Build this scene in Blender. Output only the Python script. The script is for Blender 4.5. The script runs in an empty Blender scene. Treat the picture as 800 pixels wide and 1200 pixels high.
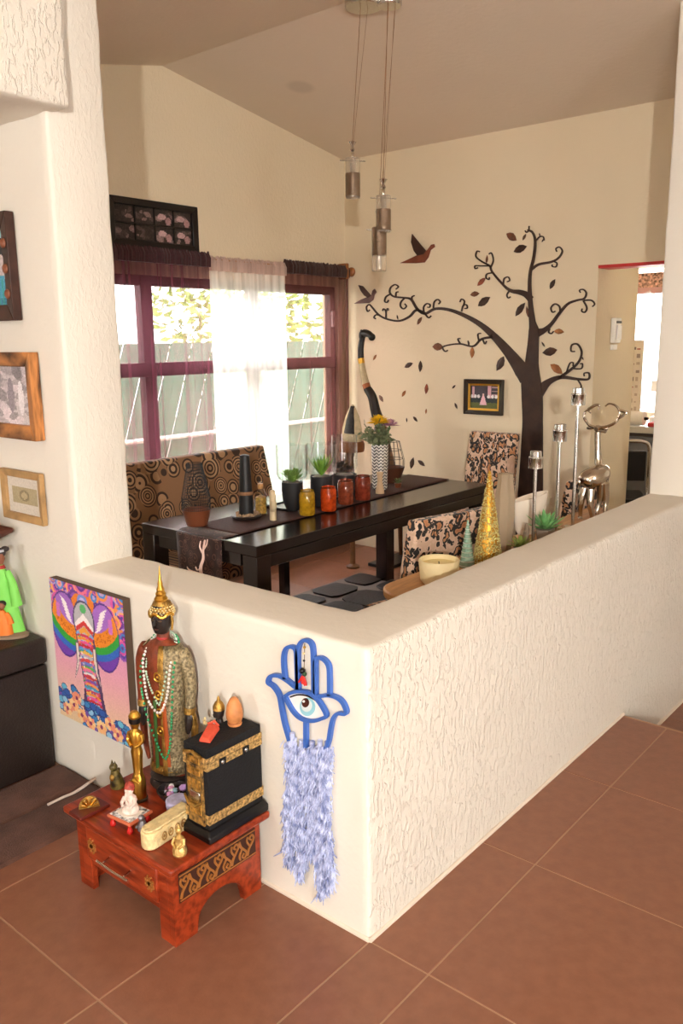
import bpy, bmesh, math, random
import numpy as np
from mathutils import Vector, Matrix, noise
rnd = random.Random(7)
PI = math.pi
scene = bpy.context.scene
C = scene.collection

# ---------------------------------------------------------------- camera
S = .857
CAM = np.array([-1.8518, -1.4574, 1.9109]) * S
F = 972.04                                   # focal length in pixels of the 800x1200 frame
def cam_axes(yaw, pitch, roll):
    yaw, pitch, roll = map(math.radians, (yaw, pitch, roll))
    fwd = np.array([math.cos(yaw+PI/2)*math.cos(pitch), math.sin(yaw+PI/2)*math.cos(pitch), -math.sin(pitch)])
    r = np.array([math.cos(yaw), math.sin(yaw), 0]); u = np.cross(r, fwd)
    c, s = math.cos(roll), math.sin(roll)
    return np.array([c*r+s*u, -s*r+c*u, fwd])
AX = cam_axes(-49.9815, 11.6918, -.686)
def at(px, py, **k):
    """pixel -> point on the plane x=, y= or z="""
    d = AX.T @ np.array([(px-400)/F, (600-py)/F, 1.0])
    a = 'xyz'.index(list(k)[0]); t = (list(k.values())[0]-CAM[a])/d[a]
    return Vector((CAM + d*t).tolist())
def depth_of(p): return float(AX[2] @ (np.array(p)-CAM))
cd = bpy.data.cameras.new('camera'); cam = bpy.data.objects.new('camera', cd); C.objects.link(cam)
cd.sensor_fit = 'VERTICAL'; cd.sensor_height = 36; cd.lens = F/1200*36; cd.clip_start = .02
m = Matrix.Identity(4)
for i in range(3):
    m[i][0] = AX[0][i]; m[i][1] = AX[1][i]; m[i][2] = -AX[2][i]; m[i][3] = CAM[i]
cam.matrix_world = m
scene.camera = cam

# ---------------------------------------------------------------- world, lights, exposure
w = bpy.data.worlds.new('sky'); scene.world = w; w.use_nodes = True
bgn = w.node_tree.nodes['Background']; bgn.inputs[0].default_value = (1.0, .98, .96, 1); bgn.inputs[1].default_value = 12.0
def area(name, loc, target, size, energy, col=(1, 1, 1)):
    l = bpy.data.lights.new(name, 'AREA'); l.size = size; l.energy = energy; l.color = col; l.shape = 'DISK'
    o = bpy.data.objects.new(name, l); C.objects.link(o); o.location = loc
    o.rotation_euler = (Vector(target)-Vector(loc)).to_track_quat('-Z', 'Y').to_euler()
    return o
# unseen stand-in for the camera flash, set further back for evener falloff
area('flash_stand_in', (-3.1, -2.5, 1.95), (1.2, 1.4, 1.5), .1, 106, (1, .96, .90))
sl = bpy.data.lights.new('sun', 'SUN'); sl.energy = 2.5; sl.angle = .01; sl.color = (1, .96, .9); so_ = bpy.data.objects.new('sun', sl); C.objects.link(so_)
so_.rotation_euler = Vector((.25, .5, -1)).to_track_quat('-Z', 'Y').to_euler()      # lights the garden; the roof keeps it out of the rooms
vs = scene.view_settings; vs.view_transform = 'Standard'; vs.look = 'None'; vs.gamma = 1; vs.use_curve_mapping = False; vs.exposure = .43

# ---------------------------------------------------------------- helpers
def lin(c):
    return tuple((v/255/12.92 if v/255 <= .04045 else ((v/255+.055)/1.055)**2.4) for v in c)
MATS = {}
def mat(name, col, rough=.5, metal=0, trans=0, bump=0, bscale=40, var=0, vscale=6, spec=.5, ior=1.45, sheen=0, alpha=1, col2=None, stretch=None):
    """principled material, sRGB 0-255 colour, with procedural tint variation and fine relief"""
    if name in MATS: return MATS[name]
    m = bpy.data.materials.new(name); m.use_nodes = True; nt = m.node_tree; b = nt.nodes['Principled BSDF']
    b.inputs['Roughness'].default_value = rough; b.inputs['Metallic'].default_value = metal
    b.inputs['Transmission Weight'].default_value = trans; b.inputs['IOR'].default_value = ior
    b.inputs['Specular IOR Level'].default_value = spec; b.inputs['Sheen Weight'].default_value = sheen; b.inputs['Alpha'].default_value = alpha
    c = lin(col); b.inputs['Base Color'].default_value = (*c, 1)
    if var or bump:
        tc = nt.nodes.new('ShaderNodeTexCoord'); mp = nt.nodes.new('ShaderNodeMapping'); nt.links.new(tc.outputs['Object'], mp.inputs[0])
        if stretch: mp.inputs['Scale'].default_value = stretch
    if var or col2:
        n = nt.nodes.new('ShaderNodeTexNoise'); n.inputs['Scale'].default_value = vscale; n.inputs['Detail'].default_value = 5
        nt.links.new(mp.outputs[0], n.inputs[0])
        r = nt.nodes.new('ShaderNodeValToRGB'); nt.links.new(n.outputs[0], r.inputs[0])
        c2 = lin(col2) if col2 else c
        r.color_ramp.elements[0].position = .35; r.color_ramp.elements[1].position = .65
        r.color_ramp.elements[0].color = (*[max(0, v*(1-var)) for v in c], 1); r.color_ramp.elements[1].color = (*[min(1, v*(1+var)) for v in c2], 1)
        nt.links.new(r.outputs[0], b.inputs['Base Color'])
    if bump:
        n2 = nt.nodes.new('ShaderNodeTexNoise'); n2.inputs['Scale'].default_value = bscale; n2.inputs['Detail'].default_value = 4
        nt.links.new(mp.outputs[0], n2.inputs[0])
        bp = nt.nodes.new('ShaderNodeBump'); bp.inputs['Strength'].default_value = bump; bp.inputs['Distance'].default_value = .01
        nt.links.new(n2.outputs[0], bp.inputs['Height']); nt.links.new(bp.outputs[0], b.inputs['Normal'])
    MATS[name] = m; return m

def smooth(o, ang=40):
    me = o.data
    me.polygons.foreach_set('use_smooth', [True]*len(me.polygons))
    try: me.set_sharp_from_angle(angle=math.radians(ang))
    except Exception: pass

class MB:
    def __init__(s): s.v = []; s.f = []
    def add(s, vs, fs):
        n = len(s.v); s.v += [tuple(p) for p in vs]; s.f += [tuple(i+n for i in f) for f in fs]; return s
    def box(s, x0, x1, y0, y1, z0, z1, M=None):
        v = [Vector((x, y, z)) for z in (z0, z1) for y in (y0, y1) for x in (x0, x1)]
        if M is not None: v = [M @ p for p in v]
        return s.add(v, [(0, 2, 3, 1), (4, 5, 7, 6), (0, 1, 5, 4), (2, 6, 7, 3), (0, 4, 6, 2), (1, 3, 7, 5)])
    def rings(s, rings, cap=True, closed=False):
        n = len(rings[0]); vs = [p for r in rings for p in r]; fs = []
        k = len(rings)
        for i in range(k if closed else k-1):
            a = i*n; b = ((i+1) % k)*n
            for j in range(n): fs.append((a+j, a+(j+1) % n, b+(j+1) % n, b+j))
        if cap and not closed: fs.append(tuple(range(n-1, -1, -1))); fs.append(tuple(range((k-1)*n, k*n)))
        return s.add(vs, fs)
    def loft(s, secs, seg=16, M=None, e=1.0):
        """secs: (cx, cy, z, rx, ry)"""
        R = []
        for cx, cy, z, rx, ry in secs:
            r = []
            for j in range(seg):
                a = 2*PI*j/seg; c, q = math.cos(a), math.sin(a)
                if e != 1: c = math.copysign(abs(c)**e, c); q = math.copysign(abs(q)**e, q)
                p = Vector((cx+rx*c, cy+ry*q, z)); r.append(M @ p if M is not None else p)
            R.append(r)
        return s.rings(R)
    def lathe(s, prof, seg=20, c=(0, 0, 0), M=None):
        return s.loft([(c[0], c[1], c[2]+z, max(r, 1e-4), max(r, 1e-4)) for r, z in prof], seg, M)
    def tube(s, pts, rad, seg=8, closed=False, flat=1.0):
        pts = [Vector(p) for p in pts]; n = len(pts); R = []; up = None
        if not hasattr(rad, '__len__'): rad = [rad]*n
        for i in range(n):
            if closed: t = pts[(i+1) % n]-pts[i-1]
            else: t = pts[min(i+1, n-1)]-pts[max(i-1, 0)]
            if t.length < 1e-9: t = Vector((0, 0, 1))
            t.normalize()
            if up is None:
                up = Vector((0, 0, 1)) if abs(t.z) < .9 else Vector((1, 0, 0))
            up = (up - t*up.dot(t))
            if up.length < 1e-6: up = t.orthogonal()
            up.normalize(); sd = t.cross(up)
            R.append([pts[i]+(up*math.cos(2*PI*j/seg)*flat+sd*math.sin(2*PI*j/seg))*rad[i] for j in range(seg)])
        return s.rings(R, closed=closed)
    def ball(s, c, r, seg=12, rg=8, M=None):
        if not hasattr(r, '__len__'): r = (r, r, r)
        R = []
        for i in range(1, rg):
            a = PI*i/rg; R.append([Vector((c[0]+r[0]*math.sin(a)*math.cos(2*PI*j/seg), c[1]+r[1]*math.sin(a)*math.sin(2*PI*j/seg), c[2]-r[2]*math.cos(a))) for j in range(seg)])
        if M is not None: R = [[M @ p for p in q] for q in R]
        n = len(s.v); s.rings(R, cap=False)
        b = Vector((c[0], c[1], c[2]-r[2])); t = Vector((c[0], c[1], c[2]+r[2]))
        if M is not None: b = M @ b; t = M @ t
        s.v += [tuple(b), tuple(t)]; ib = len(s.v)-2; it = ib+1; L = n+(rg-2)*seg
        for j in range(seg):
            s.f.append((n+(j+1) % seg, n+j, ib)); s.f.append((L+j, L+(j+1) % seg, it))
        return s
    def prism(s, poly, fn, d0, d1):
        """2-D polygon to a slab; fn(u, v, d) -> point"""
        n = len(poly); vs = [fn(u, v, d0) for u, v in poly]+[fn(u, v, d1) for u, v in poly]
        fs = [tuple(range(n-1, -1, -1)), tuple(range(n, 2*n))]+[(i, (i+1) % n, n+(i+1) % n, n+i) for i in range(n)]
        return s.add(vs, fs)
    def build(s, name, m, parent=None, bev=0, sm=40, segs=2, loc=None):
        me = bpy.data.meshes.new(name); me.from_pydata(s.v, [], s.f); me.validate()
        bm = bmesh.new(); bm.from_mesh(me); bmesh.ops.recalc_face_normals(bm, faces=bm.faces); bm.to_mesh(me); bm.free()
        o = bpy.data.objects.new(name, me); C.objects.link(o)
        if m is not None: me.materials.append(m)
        if parent is not None: o.parent = parent
        if loc is not None: o.location = loc
        if sm: smooth(o, sm)
        if bev:
            b = o.modifiers.new('bevel', 'BEVEL'); b.width = bev; b.segments = segs; b.limit_method = 'ANGLE'; b.angle_limit = math.radians(35)
        return o

def tag(o, label=None, cat=None, group=None, kind=None):
    if label: o['label'] = label
    if cat: o['category'] = cat
    if group: o['group'] = group
    if kind: o['kind'] = kind
    return o
def thing(name, loc, rz, label, cat, group=None):
    o = bpy.data.objects.new(name, None); C.objects.link(o); o.empty_display_size = .05
    o.location = loc; o.rotation_euler = (0, 0, rz)
    return tag(o, label, cat, group)
def dup(root, loc, rz, label=None, scale=None):
    r = root.copy(); C.objects.link(r); r.location = loc; r.rotation_euler = (0, 0, rz)
    if label: r['label'] = label
    if scale: r.scale = scale
    for ch in list(root.children):
        c = ch.copy(); C.objects.link(c); c.parent = r
        for g in ch.children:
            d = g.copy(); C.objects.link(d); d.parent = c
    return r
def struct(o): o['kind'] = 'structure'; return o
def catmull(P, n=6):
    P = [np.array(p, float) for p in P]; out = []
    for i in range(len(P)-1):
        p0 = P[max(i-1, 0)]; p1 = P[i]; p2 = P[i+1]; p3 = P[min(i+2, len(P)-1)]
        for k in range(n):
            t = k/n; out.append(.5*((2*p1)+(-p0+p2)*t+(2*p0-5*p1+4*p2-p3)*t*t+(-p0+3*p1-3*p2+p3)*t**3))
    out.append(P[-1]); return out
def ribbon(mb, pts, wid, fn, d0, d1):
    """flat band along a smooth 2-D path; wid per point"""
    n = len(pts); L = []; Rr = []
    for i in range(n):
        t = pts[min(i+1, n-1)]-pts[max(i-1, 0)]; t = t/(np.linalg.norm(t)+1e-9); nn = np.array([-t[1], t[0]])
        h = wid[i]/2; L.append(pts[i]+nn*h); Rr.append(pts[i]-nn*h)
    rg = [[fn(L[i][0], L[i][1], d0), fn(Rr[i][0], Rr[i][1], d0), fn(Rr[i][0], Rr[i][1], d1), fn(L[i][0], L[i][1], d1)] for i in range(n)]
    return mb.rings(rg)

class Img:
    """small raster painted by code, put on a flat print as colour data"""
    def __init__(s, w, h, bg):
        s.w, s.h = w, h; s.a = np.zeros((h, w, 3)); s.a[:] = np.array(bg)
        s.u, s.v = np.meshgrid((np.arange(w)+.5)/w, (np.arange(h)+.5)/h)
    def mask(s, mk, col, a=1): s.a[mk] = s.a[mk]*(1-a)+np.array(col)*a; return s
    def ell(s, cx, cy, rx, ry, col, rot=0, a=1):
        c, q = math.cos(rot), math.sin(rot); x = s.u-cx; y = s.v-cy
        return s.mask(((x*c+y*q)/rx)**2+((-x*q+y*c)/ry)**2 < 1, col, a)
    def rect(s, x0, x1, y0, y1, col, a=1): return s.mask((s.u >= x0) & (s.u < x1) & (s.v >= y0) & (s.v < y1), col, a)
    def poly(s, P, col, a=1):
        ins = np.zeros(s.u.shape, bool); n = len(P)
        for i in range(n):
            x0, y0 = P[i]; x1, y1 = P[(i+1) % n]
            if y0 == y1: continue
            c = ((y0 > s.v) != (y1 > s.v)) & (s.u < (x1-x0)*(s.v-y0)/(y1-y0)+x0); ins ^= c
        return s.mask(ins, col, a)
    def grain(s, amt, seed=1): s.a += (np.random.RandomState(seed).rand(s.h, s.w, 1)-.5)*amt; return s
def print_mat():
    if 'print' in MATS: return MATS['print']
    m = bpy.data.materials.new('print'); m.use_nodes = True; nt = m.node_tree; b = nt.nodes['Principled BSDF']
    a = nt.nodes.new('ShaderNodeAttribute'); a.attribute_name = 'Col'; nt.links.new(a.outputs['Color'], b.inputs['Base Color']); b.inputs['Roughness'].default_value = .45
    MATS['print'] = m; return m
def put_print(name, img, W, H, parent, y=0, x0=None, z0=0):
    """print in the local xz plane facing -y, centred on x unless x0"""
    w, h = img.w, img.h; x0 = -W/2 if x0 is None else x0
    xs = np.repeat(np.linspace(x0, x0+W, w+1)[None], h+1, 0); zs = np.repeat(np.linspace(z0, z0+H, h+1)[:, None], w+1, 1)
    vs = np.stack([xs, np.full_like(xs, y), zs], -1).reshape(-1, 3)
    i = np.arange(h)[:, None]*(w+1)+np.arange(w)[None]; fs = np.stack([i, i+1, i+w+2, i+w+1], -1).reshape(-1, 4)
    me = bpy.data.meshes.new(name); me.from_pydata(vs.tolist(), [], fs.tolist())
    at_ = me.attributes.new('Col', 'FLOAT_COLOR', 'CORNER')
    a = np.clip(img.a/255, 0, 1); l = np.where(a <= .04045, a/12.92, ((a+.055)/1.055)**2.4).reshape(-1, 3)
    cc = np.repeat(np.concatenate([l, np.ones((len(l), 1))], 1), 4, 0); at_.data.foreach_set('color', cc.astype(np.float32).ravel())
    me.materials.append(print_mat()); o = bpy.data.objects.new(name, me); C.objects.link(o); o.parent = parent
    return o

# ---------------------------------------------------------------- shared materials
def plaster_mat(name, col, streak, stain=None):
    m = bpy.data.materials.new(name); m.use_nodes = True; nt = m.node_tree; N = nt.nodes; L = nt.links; b = N['Principled BSDF']
    b.inputs['Roughness'].default_value = .82; b.inputs['Specular IOR Level'].default_value = .25
    tc = N.new('ShaderNodeTexCoord')
    mp = N.new('ShaderNodeMapping'); mp.inputs['Scale'].default_value = (1, 1, .38); L.new(tc.outputs['Object'], mp.inputs[0])
    n1 = N.new('ShaderNodeTexNoise'); n1.inputs['Scale'].default_value = 74; n1.inputs['Detail'].default_value = 3; n1.inputs['Distortion'].default_value = .6; L.new(mp.outputs[0], n1.inputs[0])
    r1 = N.new('ShaderNodeValToRGB'); r1.color_ramp.elements[0].position = .5; r1.color_ramp.elements[1].position = .62; L.new(n1.outputs[0], r1.inputs[0])
    n2 = N.new('ShaderNodeTexNoise'); n2.inputs['Scale'].default_value = 38; n2.inputs['Detail'].default_value = 6; L.new(tc.outputs['Object'], n2.inputs[0])
    ge = N.new('ShaderNodeNewGeometry'); sp = N.new('ShaderNodeSeparateXYZ'); L.new(ge.outputs['True Normal'], sp.inputs[0])
    mr = N.new('ShaderNodeMapRange'); mr.inputs['From Min'].default_value = -.3; mr.inputs['From Max'].default_value = -.8; L.new(sp.outputs['Y'], mr.inputs[0])
    mu = N.new('ShaderNodeMath'); mu.operation = 'MULTIPLY'; mu.inputs[1].default_value = streak; L.new(mr.outputs[0], mu.inputs[0])
    mx = N.new('ShaderNodeMath'); mx.operation = 'MULTIPLY'; L.new(r1.outputs[0], mx.inputs[0]); L.new(mu.outputs[0], mx.inputs[1])
    ad = N.new('ShaderNodeMath'); ad.operation = 'MULTIPLY_ADD'; ad.inputs[1].default_value = .55; L.new(n2.outputs[0], ad.inputs[0]); L.new(mx.outputs[0], ad.inputs[2])
    bp = N.new('ShaderNodeBump'); bp.inputs['Strength'].default_value = .6; bp.inputs['Distance'].default_value = .006
    L.new(ad.outputs[0], bp.inputs['Height']); L.new(bp.outputs[0], b.inputs['Normal'])
    n3 = N.new('ShaderNodeTexNoise'); n3.inputs['Scale'].default_value = 1.7; n3.inputs['Detail'].default_value = 6; L.new(tc.outputs['Object'], n3.inputs[0])
    r3 = N.new('ShaderNodeValToRGB'); c = lin(col); r3.color_ramp.elements[0].color = (*[v*.95 for v in c], 1); r3.color_ramp.elements[1].color = (*[min(1, v*1.03) for v in c], 1)
    L.new(n3.outputs[0], r3.inputs[0]); L.new(r3.outputs[0], b.inputs['Base Color'])
    if stain:                                   # a round water mark on the ceiling
        ds = N.new('ShaderNodeVectorMath'); ds.operation = 'DISTANCE'; ds.inputs[1].default_value = stain; L.new(tc.outputs['Object'], ds.inputs[0])
        sr = N.new('ShaderNodeMapRange'); sr.inputs['From Min'].default_value = .10; sr.inputs['From Max'].default_value = .06; sr.inputs['To Max'].default_value = .35; L.new(ds.outputs['Value'], sr.inputs[0])
        mm = N.new('ShaderNodeMix'); mm.data_type = 'RGBA'; L.new(sr.outputs[0], mm.inputs[0]); L.new(r3.outputs[0], mm.inputs[6]); mm.inputs[7].default_value = (*[v*.6 for v in c], 1); L.new(mm.outputs[2], b.inputs['Base Color'])
    return m
PL = plaster_mat('plaster_cream', (233, 227, 214), 1.0)
PLS = plaster_mat('plaster_cream_smooth', (233, 227, 214), .2)
PLB = plaster_mat('plaster_beige', (234, 218, 188), .15)
_x = 2.4
for _ in range(20): _p = at(352, 102, z=3.25-.168*(_x-1.864)); _x = .5*(_x+_p.x)
PLC = plaster_mat('plaster_ceiling', (222, 206, 186), 0, tuple(_p))
TILE = mat('terracotta_tile', (138, 92, 70), .28, var=.08, vscale=22, bump=.06, bscale=120, spec=.4)
GROUT = mat('grout', (176, 140, 112), .8)
STEEL = mat('brushed_steel', (205, 203, 198), .22, 1)
CHROME = mat('chrome', (225, 222, 215), .1, 1)
GOLD = mat('gold', (214, 166, 72), .28, 1, bump=.2, bscale=120)
OLDGOLD = mat('old_gold', (176, 138, 70), .38, .9, bump=.4, bscale=160, var=.35, vscale=60)
BLACK = mat('black_lacquer', (16, 14, 14), .35)
DARKWOOD = mat('espresso_wood', (34, 25, 22), .2, spec=.8, var=.25, vscale=5, stretch=(1, 12, 12))
REDWOOD = mat('red_wood', (132, 44, 20), .3, var=.28, vscale=4, stretch=(14, 2, 14), col2=(148, 56, 26))
def thin_glass():
    m = bpy.data.materials.new('clear_glass'); m.use_nodes = True; nt = m.node_tree; N = nt.nodes; L = nt.links; N.remove(N['Principled BSDF'])
    tr = N.new('ShaderNodeBsdfTransparent'); tr.inputs[0].default_value = (.96, .97, .97, 1); gl = N.new('ShaderNodeBsdfGlossy'); gl.inputs['Roughness'].default_value = .03
    lw = N.new('ShaderNodeLayerWeight'); lw.inputs[0].default_value = .5; mx = N.new('ShaderNodeMixShader')
    pw = N.new('ShaderNodeMath'); pw.operation = 'POWER'; pw.inputs[1].default_value = 4; ma = N.new('ShaderNodeMath'); ma.operation = 'MULTIPLY_ADD'; ma.inputs[1].default_value = .75; ma.inputs[2].default_value = .05
    L.new(lw.outputs['Facing'], pw.inputs[0]); L.new(pw.outputs[0], ma.inputs[0]); L.new(ma.outputs[0], mx.inputs[0]); L.new(tr.outputs[0], mx.inputs[1]); L.new(gl.outputs[0], mx.inputs[2]); L.new(mx.outputs[0], N['Material Output'].inputs[0]); return m
GLASS = thin_glass()
WOODTAN = mat('tan_wood', (190, 140, 85), .45, var=.15, vscale=6, stretch=(2, 14, 14))
IVORY = mat('ivory', (226, 204, 150), .5, bump=.5, bscale=90, var=.15, vscale=50)
CREAMY = mat('cream_ceramic', (226, 208, 160), .5, bump=.3, bscale=70)
LEAFG = mat('succulent_green', (130, 166, 78), .45, var=.25, vscale=20)

H = S; T = .225; YL = 1.295; XR = 2.603; XW = 3.55; YW = 3.0      # half wall, opening ends, far walls
RX, RZ = 1.864, 3.25                                             # ridge line of the ceiling
def ceil_z(x): return RZ-.168*(x-RX) if x > RX else RZ-.2*(RX-max(x, 0))
STEP_X, STEP_Z = 1.82, -.235

# ================================================================ THE SETTING
def rough(o, step=.045, amp=.003, sc=9, bev=.012):
    """bevel, slice into cells and push the points about a little: hand-trowelled plaster"""
    bm = bmesh.new(); bm.from_mesh(o.data)
    if bev:
        es = [e for e in bm.edges if len(e.link_faces) == 2 and e.calc_face_angle(0) > .6]
        bmesh.ops.bevel(bm, geom=es, offset=bev, segments=2, profile=.5, affect='EDGES')
    lo = [min(v.co[k] for v in bm.verts) for k in range(3)]; hi = [max(v.co[k] for v in bm.verts) for k in range(3)]
    for k in range(3):
        n = int((hi[k]-lo[k])/step); nn = Vector((0, 0, 0)); nn[k] = 1
        if hi[k]-lo[k] < .3: continue
        for i in range(1, n):
            p = Vector((0, 0, 0)); p[k] = lo[k]+(hi[k]-lo[k])*i/n
            bmesh.ops.bisect_plane(bm, geom=bm.verts[:]+bm.edges[:]+bm.faces[:], plane_co=p, plane_no=nn, dist=1e-4)
    for v in bm.verts:
        v.co += noise.noise_vector(v.co*sc)*amp + noise.noise_vector(v.co*sc*3.1)*amp*.6
    bm.to_mesh(o.data); bm.free(); smooth(o, 60)
    return o

# --- floors
floor = struct(MB().box(-5.6, STEP_X, -5.0, 5.0, -.16, -.002).box(STEP_X, 3.9, .06, 5.0, -.16, -.002).build('floor', GROUT, sm=0))
lower = struct(MB().box(STEP_X, 5.0, -5.0, 0, STEP_Z-.12, STEP_Z-.002).build('floor_lower', GROUT, sm=0))
TS, GY = .602, -.196
tile_cache = {}
def put_tile(x0, x1, y0, y1, z, parent):
    g = .0024; x0 += g; x1 -= g; y0 += g; y1 -= g
    if x1-x0 < .02 or y1-y0 < .02: return
    k = (round(x1-x0, 3), round(y1-y0, 3))
    if k in tile_cache:
        o = bpy.data.objects.new('tile', tile_cache[k]); C.objects.link(o)
    else:
        a, b = (x1-x0)/2, (y1-y0)/2; c = .0012
        mb = MB().rings([[(-a, -b, -.008), (a, -b, -.008), (a, b, -.008), (-a, b, -.008)], [(-a, -b, -c), (a, -b, -c), (a, b, -c), (-a, b, -c)],
                         [(-a+c, -b+c, 0), (a-c, -b+c, 0), (a-c, b-c, 0), (-a+c, b-c, 0)]])
        o = mb.build('tile', TILE, sm=0); tile_cache[k] = o.data
    o.parent = parent; o.location = ((x0+x1)/2, (y0+y1)/2, z+rnd.uniform(-.0004, .0004))
def tile_region(X0, X1, Y0, Y1, z, parent):
    for i in range(-7, 9):
        for j in range(-7, 10):
            x0 = max(X0, i*TS); x1 = min(X1, (i+1)*TS); y0 = max(Y0, GY+j*TS); y1 = min(Y1, GY+(j+1)*TS)
            if x1 > x0 and y1 > y0: put_tile(x0, x1, y0, y1, z, parent)
tile_region(-3.6, STEP_X, -3.2, .0, 0, floor); tile_region(-3.6, 0, 0, 4.0, 0, floor); tile_region(T+.005, XW, T+.005, YW, 0, floor)
tile_region(STEP_X+.02, 4.2, -2.6, 0, STEP_Z, lower)
mb = MB().box(STEP_X, STEP_X+.016, -4, -.001, STEP_Z, -.01); mb.build('riser', TILE, floor, bev=.002)

# --- half wall with a mitred corner, rounded top
def half_wall():
    prof = [(0, 0)]
    for i in range(1, 22): prof.append((0, (H-.02)*i/21))
    prof += [(.003, H-.009), (.010, H-.002), (.022, H)]
    prof += [(T*.3, H), (T*.5, H+.001), (T*.75, H), (T-.018, H), (T-.007, H-.003), (T-.002, H-.01), (T, H-.024)]
    for i in range(1, 12): prof.append((T, (H-.024)*(1-i/11)))
    path = []
    ys = np.linspace(YL+.02, .03, 30)
    for y in ys: path.append(('B', y))
    path.append(('c', 0)); path.append(('c', 1)); path.append(('c', 2))
    for x in np.linspace(.03, XR+.02, 60): path.append(('A', x))
    mb = MB(); R = []
    for kind, s in path:
        r = []
        for d, z in prof:
            if kind == 'B': p = Vector((d, max(s, d+.014), z))
            elif kind == 'c': p = Vector({0: (d, d+.011, z), 1: (d+.0035, d+.0035, z), 2: (d+.011, d, z)}[s])
            else: p = Vector((max(s, d+.014), d, z))
            p += noise.noise_vector(p*7)*.0035 + noise.noise_vector(p*23)*.0022
            if z == 0: p.z = 0
            r.append(p)
        R.append(r)
    n = len(prof); vs = [p for r in R for p in r]; fs = []
    for i in range(len(R)-1):
        for j in range(n-1): fs.append((i*n+j, i*n+j+1, (i+1)*n+j+1, (i+1)*n+j))
    return MB().add(vs, fs).build('wall_half', PL, sm=50)
struct(half_wall())
# a bead of white caulk where the half wall meets the tiles
CAULK = mat('white_caulk', (232, 218, 200), .7)
struct(MB().tube([(-.003, YL-.02, .004), (-.003, 0, .004)], .007, 6).build('trim_1', CAULK))
struct(MB().tube([(-.004, -.003, .004), (STEP_X, -.003, .004)], .007, 6).build('trim_2', CAULK))
struct(MB().tube([(STEP_X+.02, -.003, STEP_Z+.004), (4.0, -.003, STEP_Z+.004)], .008, 6).build('trim_3', CAULK))
struct(MB().box(STEP_X, XR, .002, T-.01, STEP_Z, -.0).build('wall_footing', PL, sm=0))

# --- full-height walls
w_left = struct(rough(MB().box(0, T, YL, 4.4, 0, 3.25).build('wall_left', PLS)))
w_front = struct(rough(MB().box(XR, 4.3, 0, T, STEP_Z, 3.4).build('wall_front', PL)))
def wall_with_hole(name, m, x0, x1, z1, hx0, hx1, hz0, hz1, fn, d0, d1, topfn):
    mb = MB()
    xs = sorted({x0, hx0, hx1, x1, *( [RX] if x0 < RX < x1 else [])})
    def col(a, b, za, zb_a, zb_b):
        P = [(a, za), (b, za), (b, zb_b), (a, zb_a)]; mb.prism(P, fn, d0, d1)
    for a, b in zip(xs[:-1], xs[1:]):
        ta, tb = topfn(a), topfn(b)
        if a >= hx0-1e-6 and b <= hx1+1e-6:
            if hz0 > 0: col(a, b, 0, hz0, hz0)
            col(a, b, hz1, ta, tb)
        else: col(a, b, 0, ta, tb)
    return struct(mb.build(name, m, sm=0))
WX0, WX1, WZ0, WZ1 = .75, 3.46, .35, 2.04
wall_with_hole('wall_back', PLB, .0, XW+.15, 3.3, WX0, WX1, WZ0, WZ1, lambda u, v, d: Vector((u, d, v)), YW, YW+.16, lambda x: ceil_z(x)+.02)
DY0, DY1, DZ = T+.02, .955, 2.075
wall_with_hole('wall_right', PLB, T-.02, YW, 3.3, DY0, DY1, 0, DZ, lambda u, v, d: Vector((d, u, v)), XW, XW+.15, lambda y: ceil_z(XW)+.02)
# --- ceiling: two slopes meeting at the ridge
for nm, xa, xb in (('ceiling', RX, 4.45), ('ceiling_slope', 0, RX), ('ceiling_living', -5.5, 0)):
    za, zb = ceil_z(xa), ceil_z(xb)
    mb = MB().prism([(xa, za), (xb, zb), (xb, zb+.1), (xa, za+.1)], lambda u, v, d: Vector((u, d, v)), -5.1, 4.5 if nm == 'ceiling_living' else YW+.16)
    struct(mb.build(nm, PLC, sm=0))
struct(rough(MB().box(-3.2, .035, 1.205, 1.75, 2.365, 3.2).build('ceiling_beam', PL), amp=.004))

# --- the rest of the living room, behind the photographer
struct(MB().box(-5.6, -5.5, -5.0, .2, 0, 3.0).box(-5.6, -5.5, 1.5, 4.5, 0, 3.0).box(-5.6, -5.5, .2, 1.5, 0, .9).box(-5.6, -5.5, .2, 1.5, 2.0, 3.0).build('wall_living_left', PLS, sm=0))  # window gap added to throw fill light on the short half wall
struct(MB().box(-5.5, 0, 4.4, 4.5, 0, 3.0).build('wall_living_far', PLS, sm=0))
struct(MB().box(4.28, 4.4, -5.0, .2, STEP_Z-.1, 3.2).build('wall_living_right', PLS, sm=0))
struct(MB().box(-5.5, -2.3, -5.1, -5.0, 0, 3.3).box(-.9, 4.3, -5.1, -5.0, STEP_Z, 3.3).box(-2.3, -.9, -5.1, -5.0, 2.2, 3.3).box(-2.3, -.9, -5.1, -5.0, 0, .2).build('wall_living_back', PLS, sm=0))  # unseen window gap, sized to limit daylight on the foreground
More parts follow.
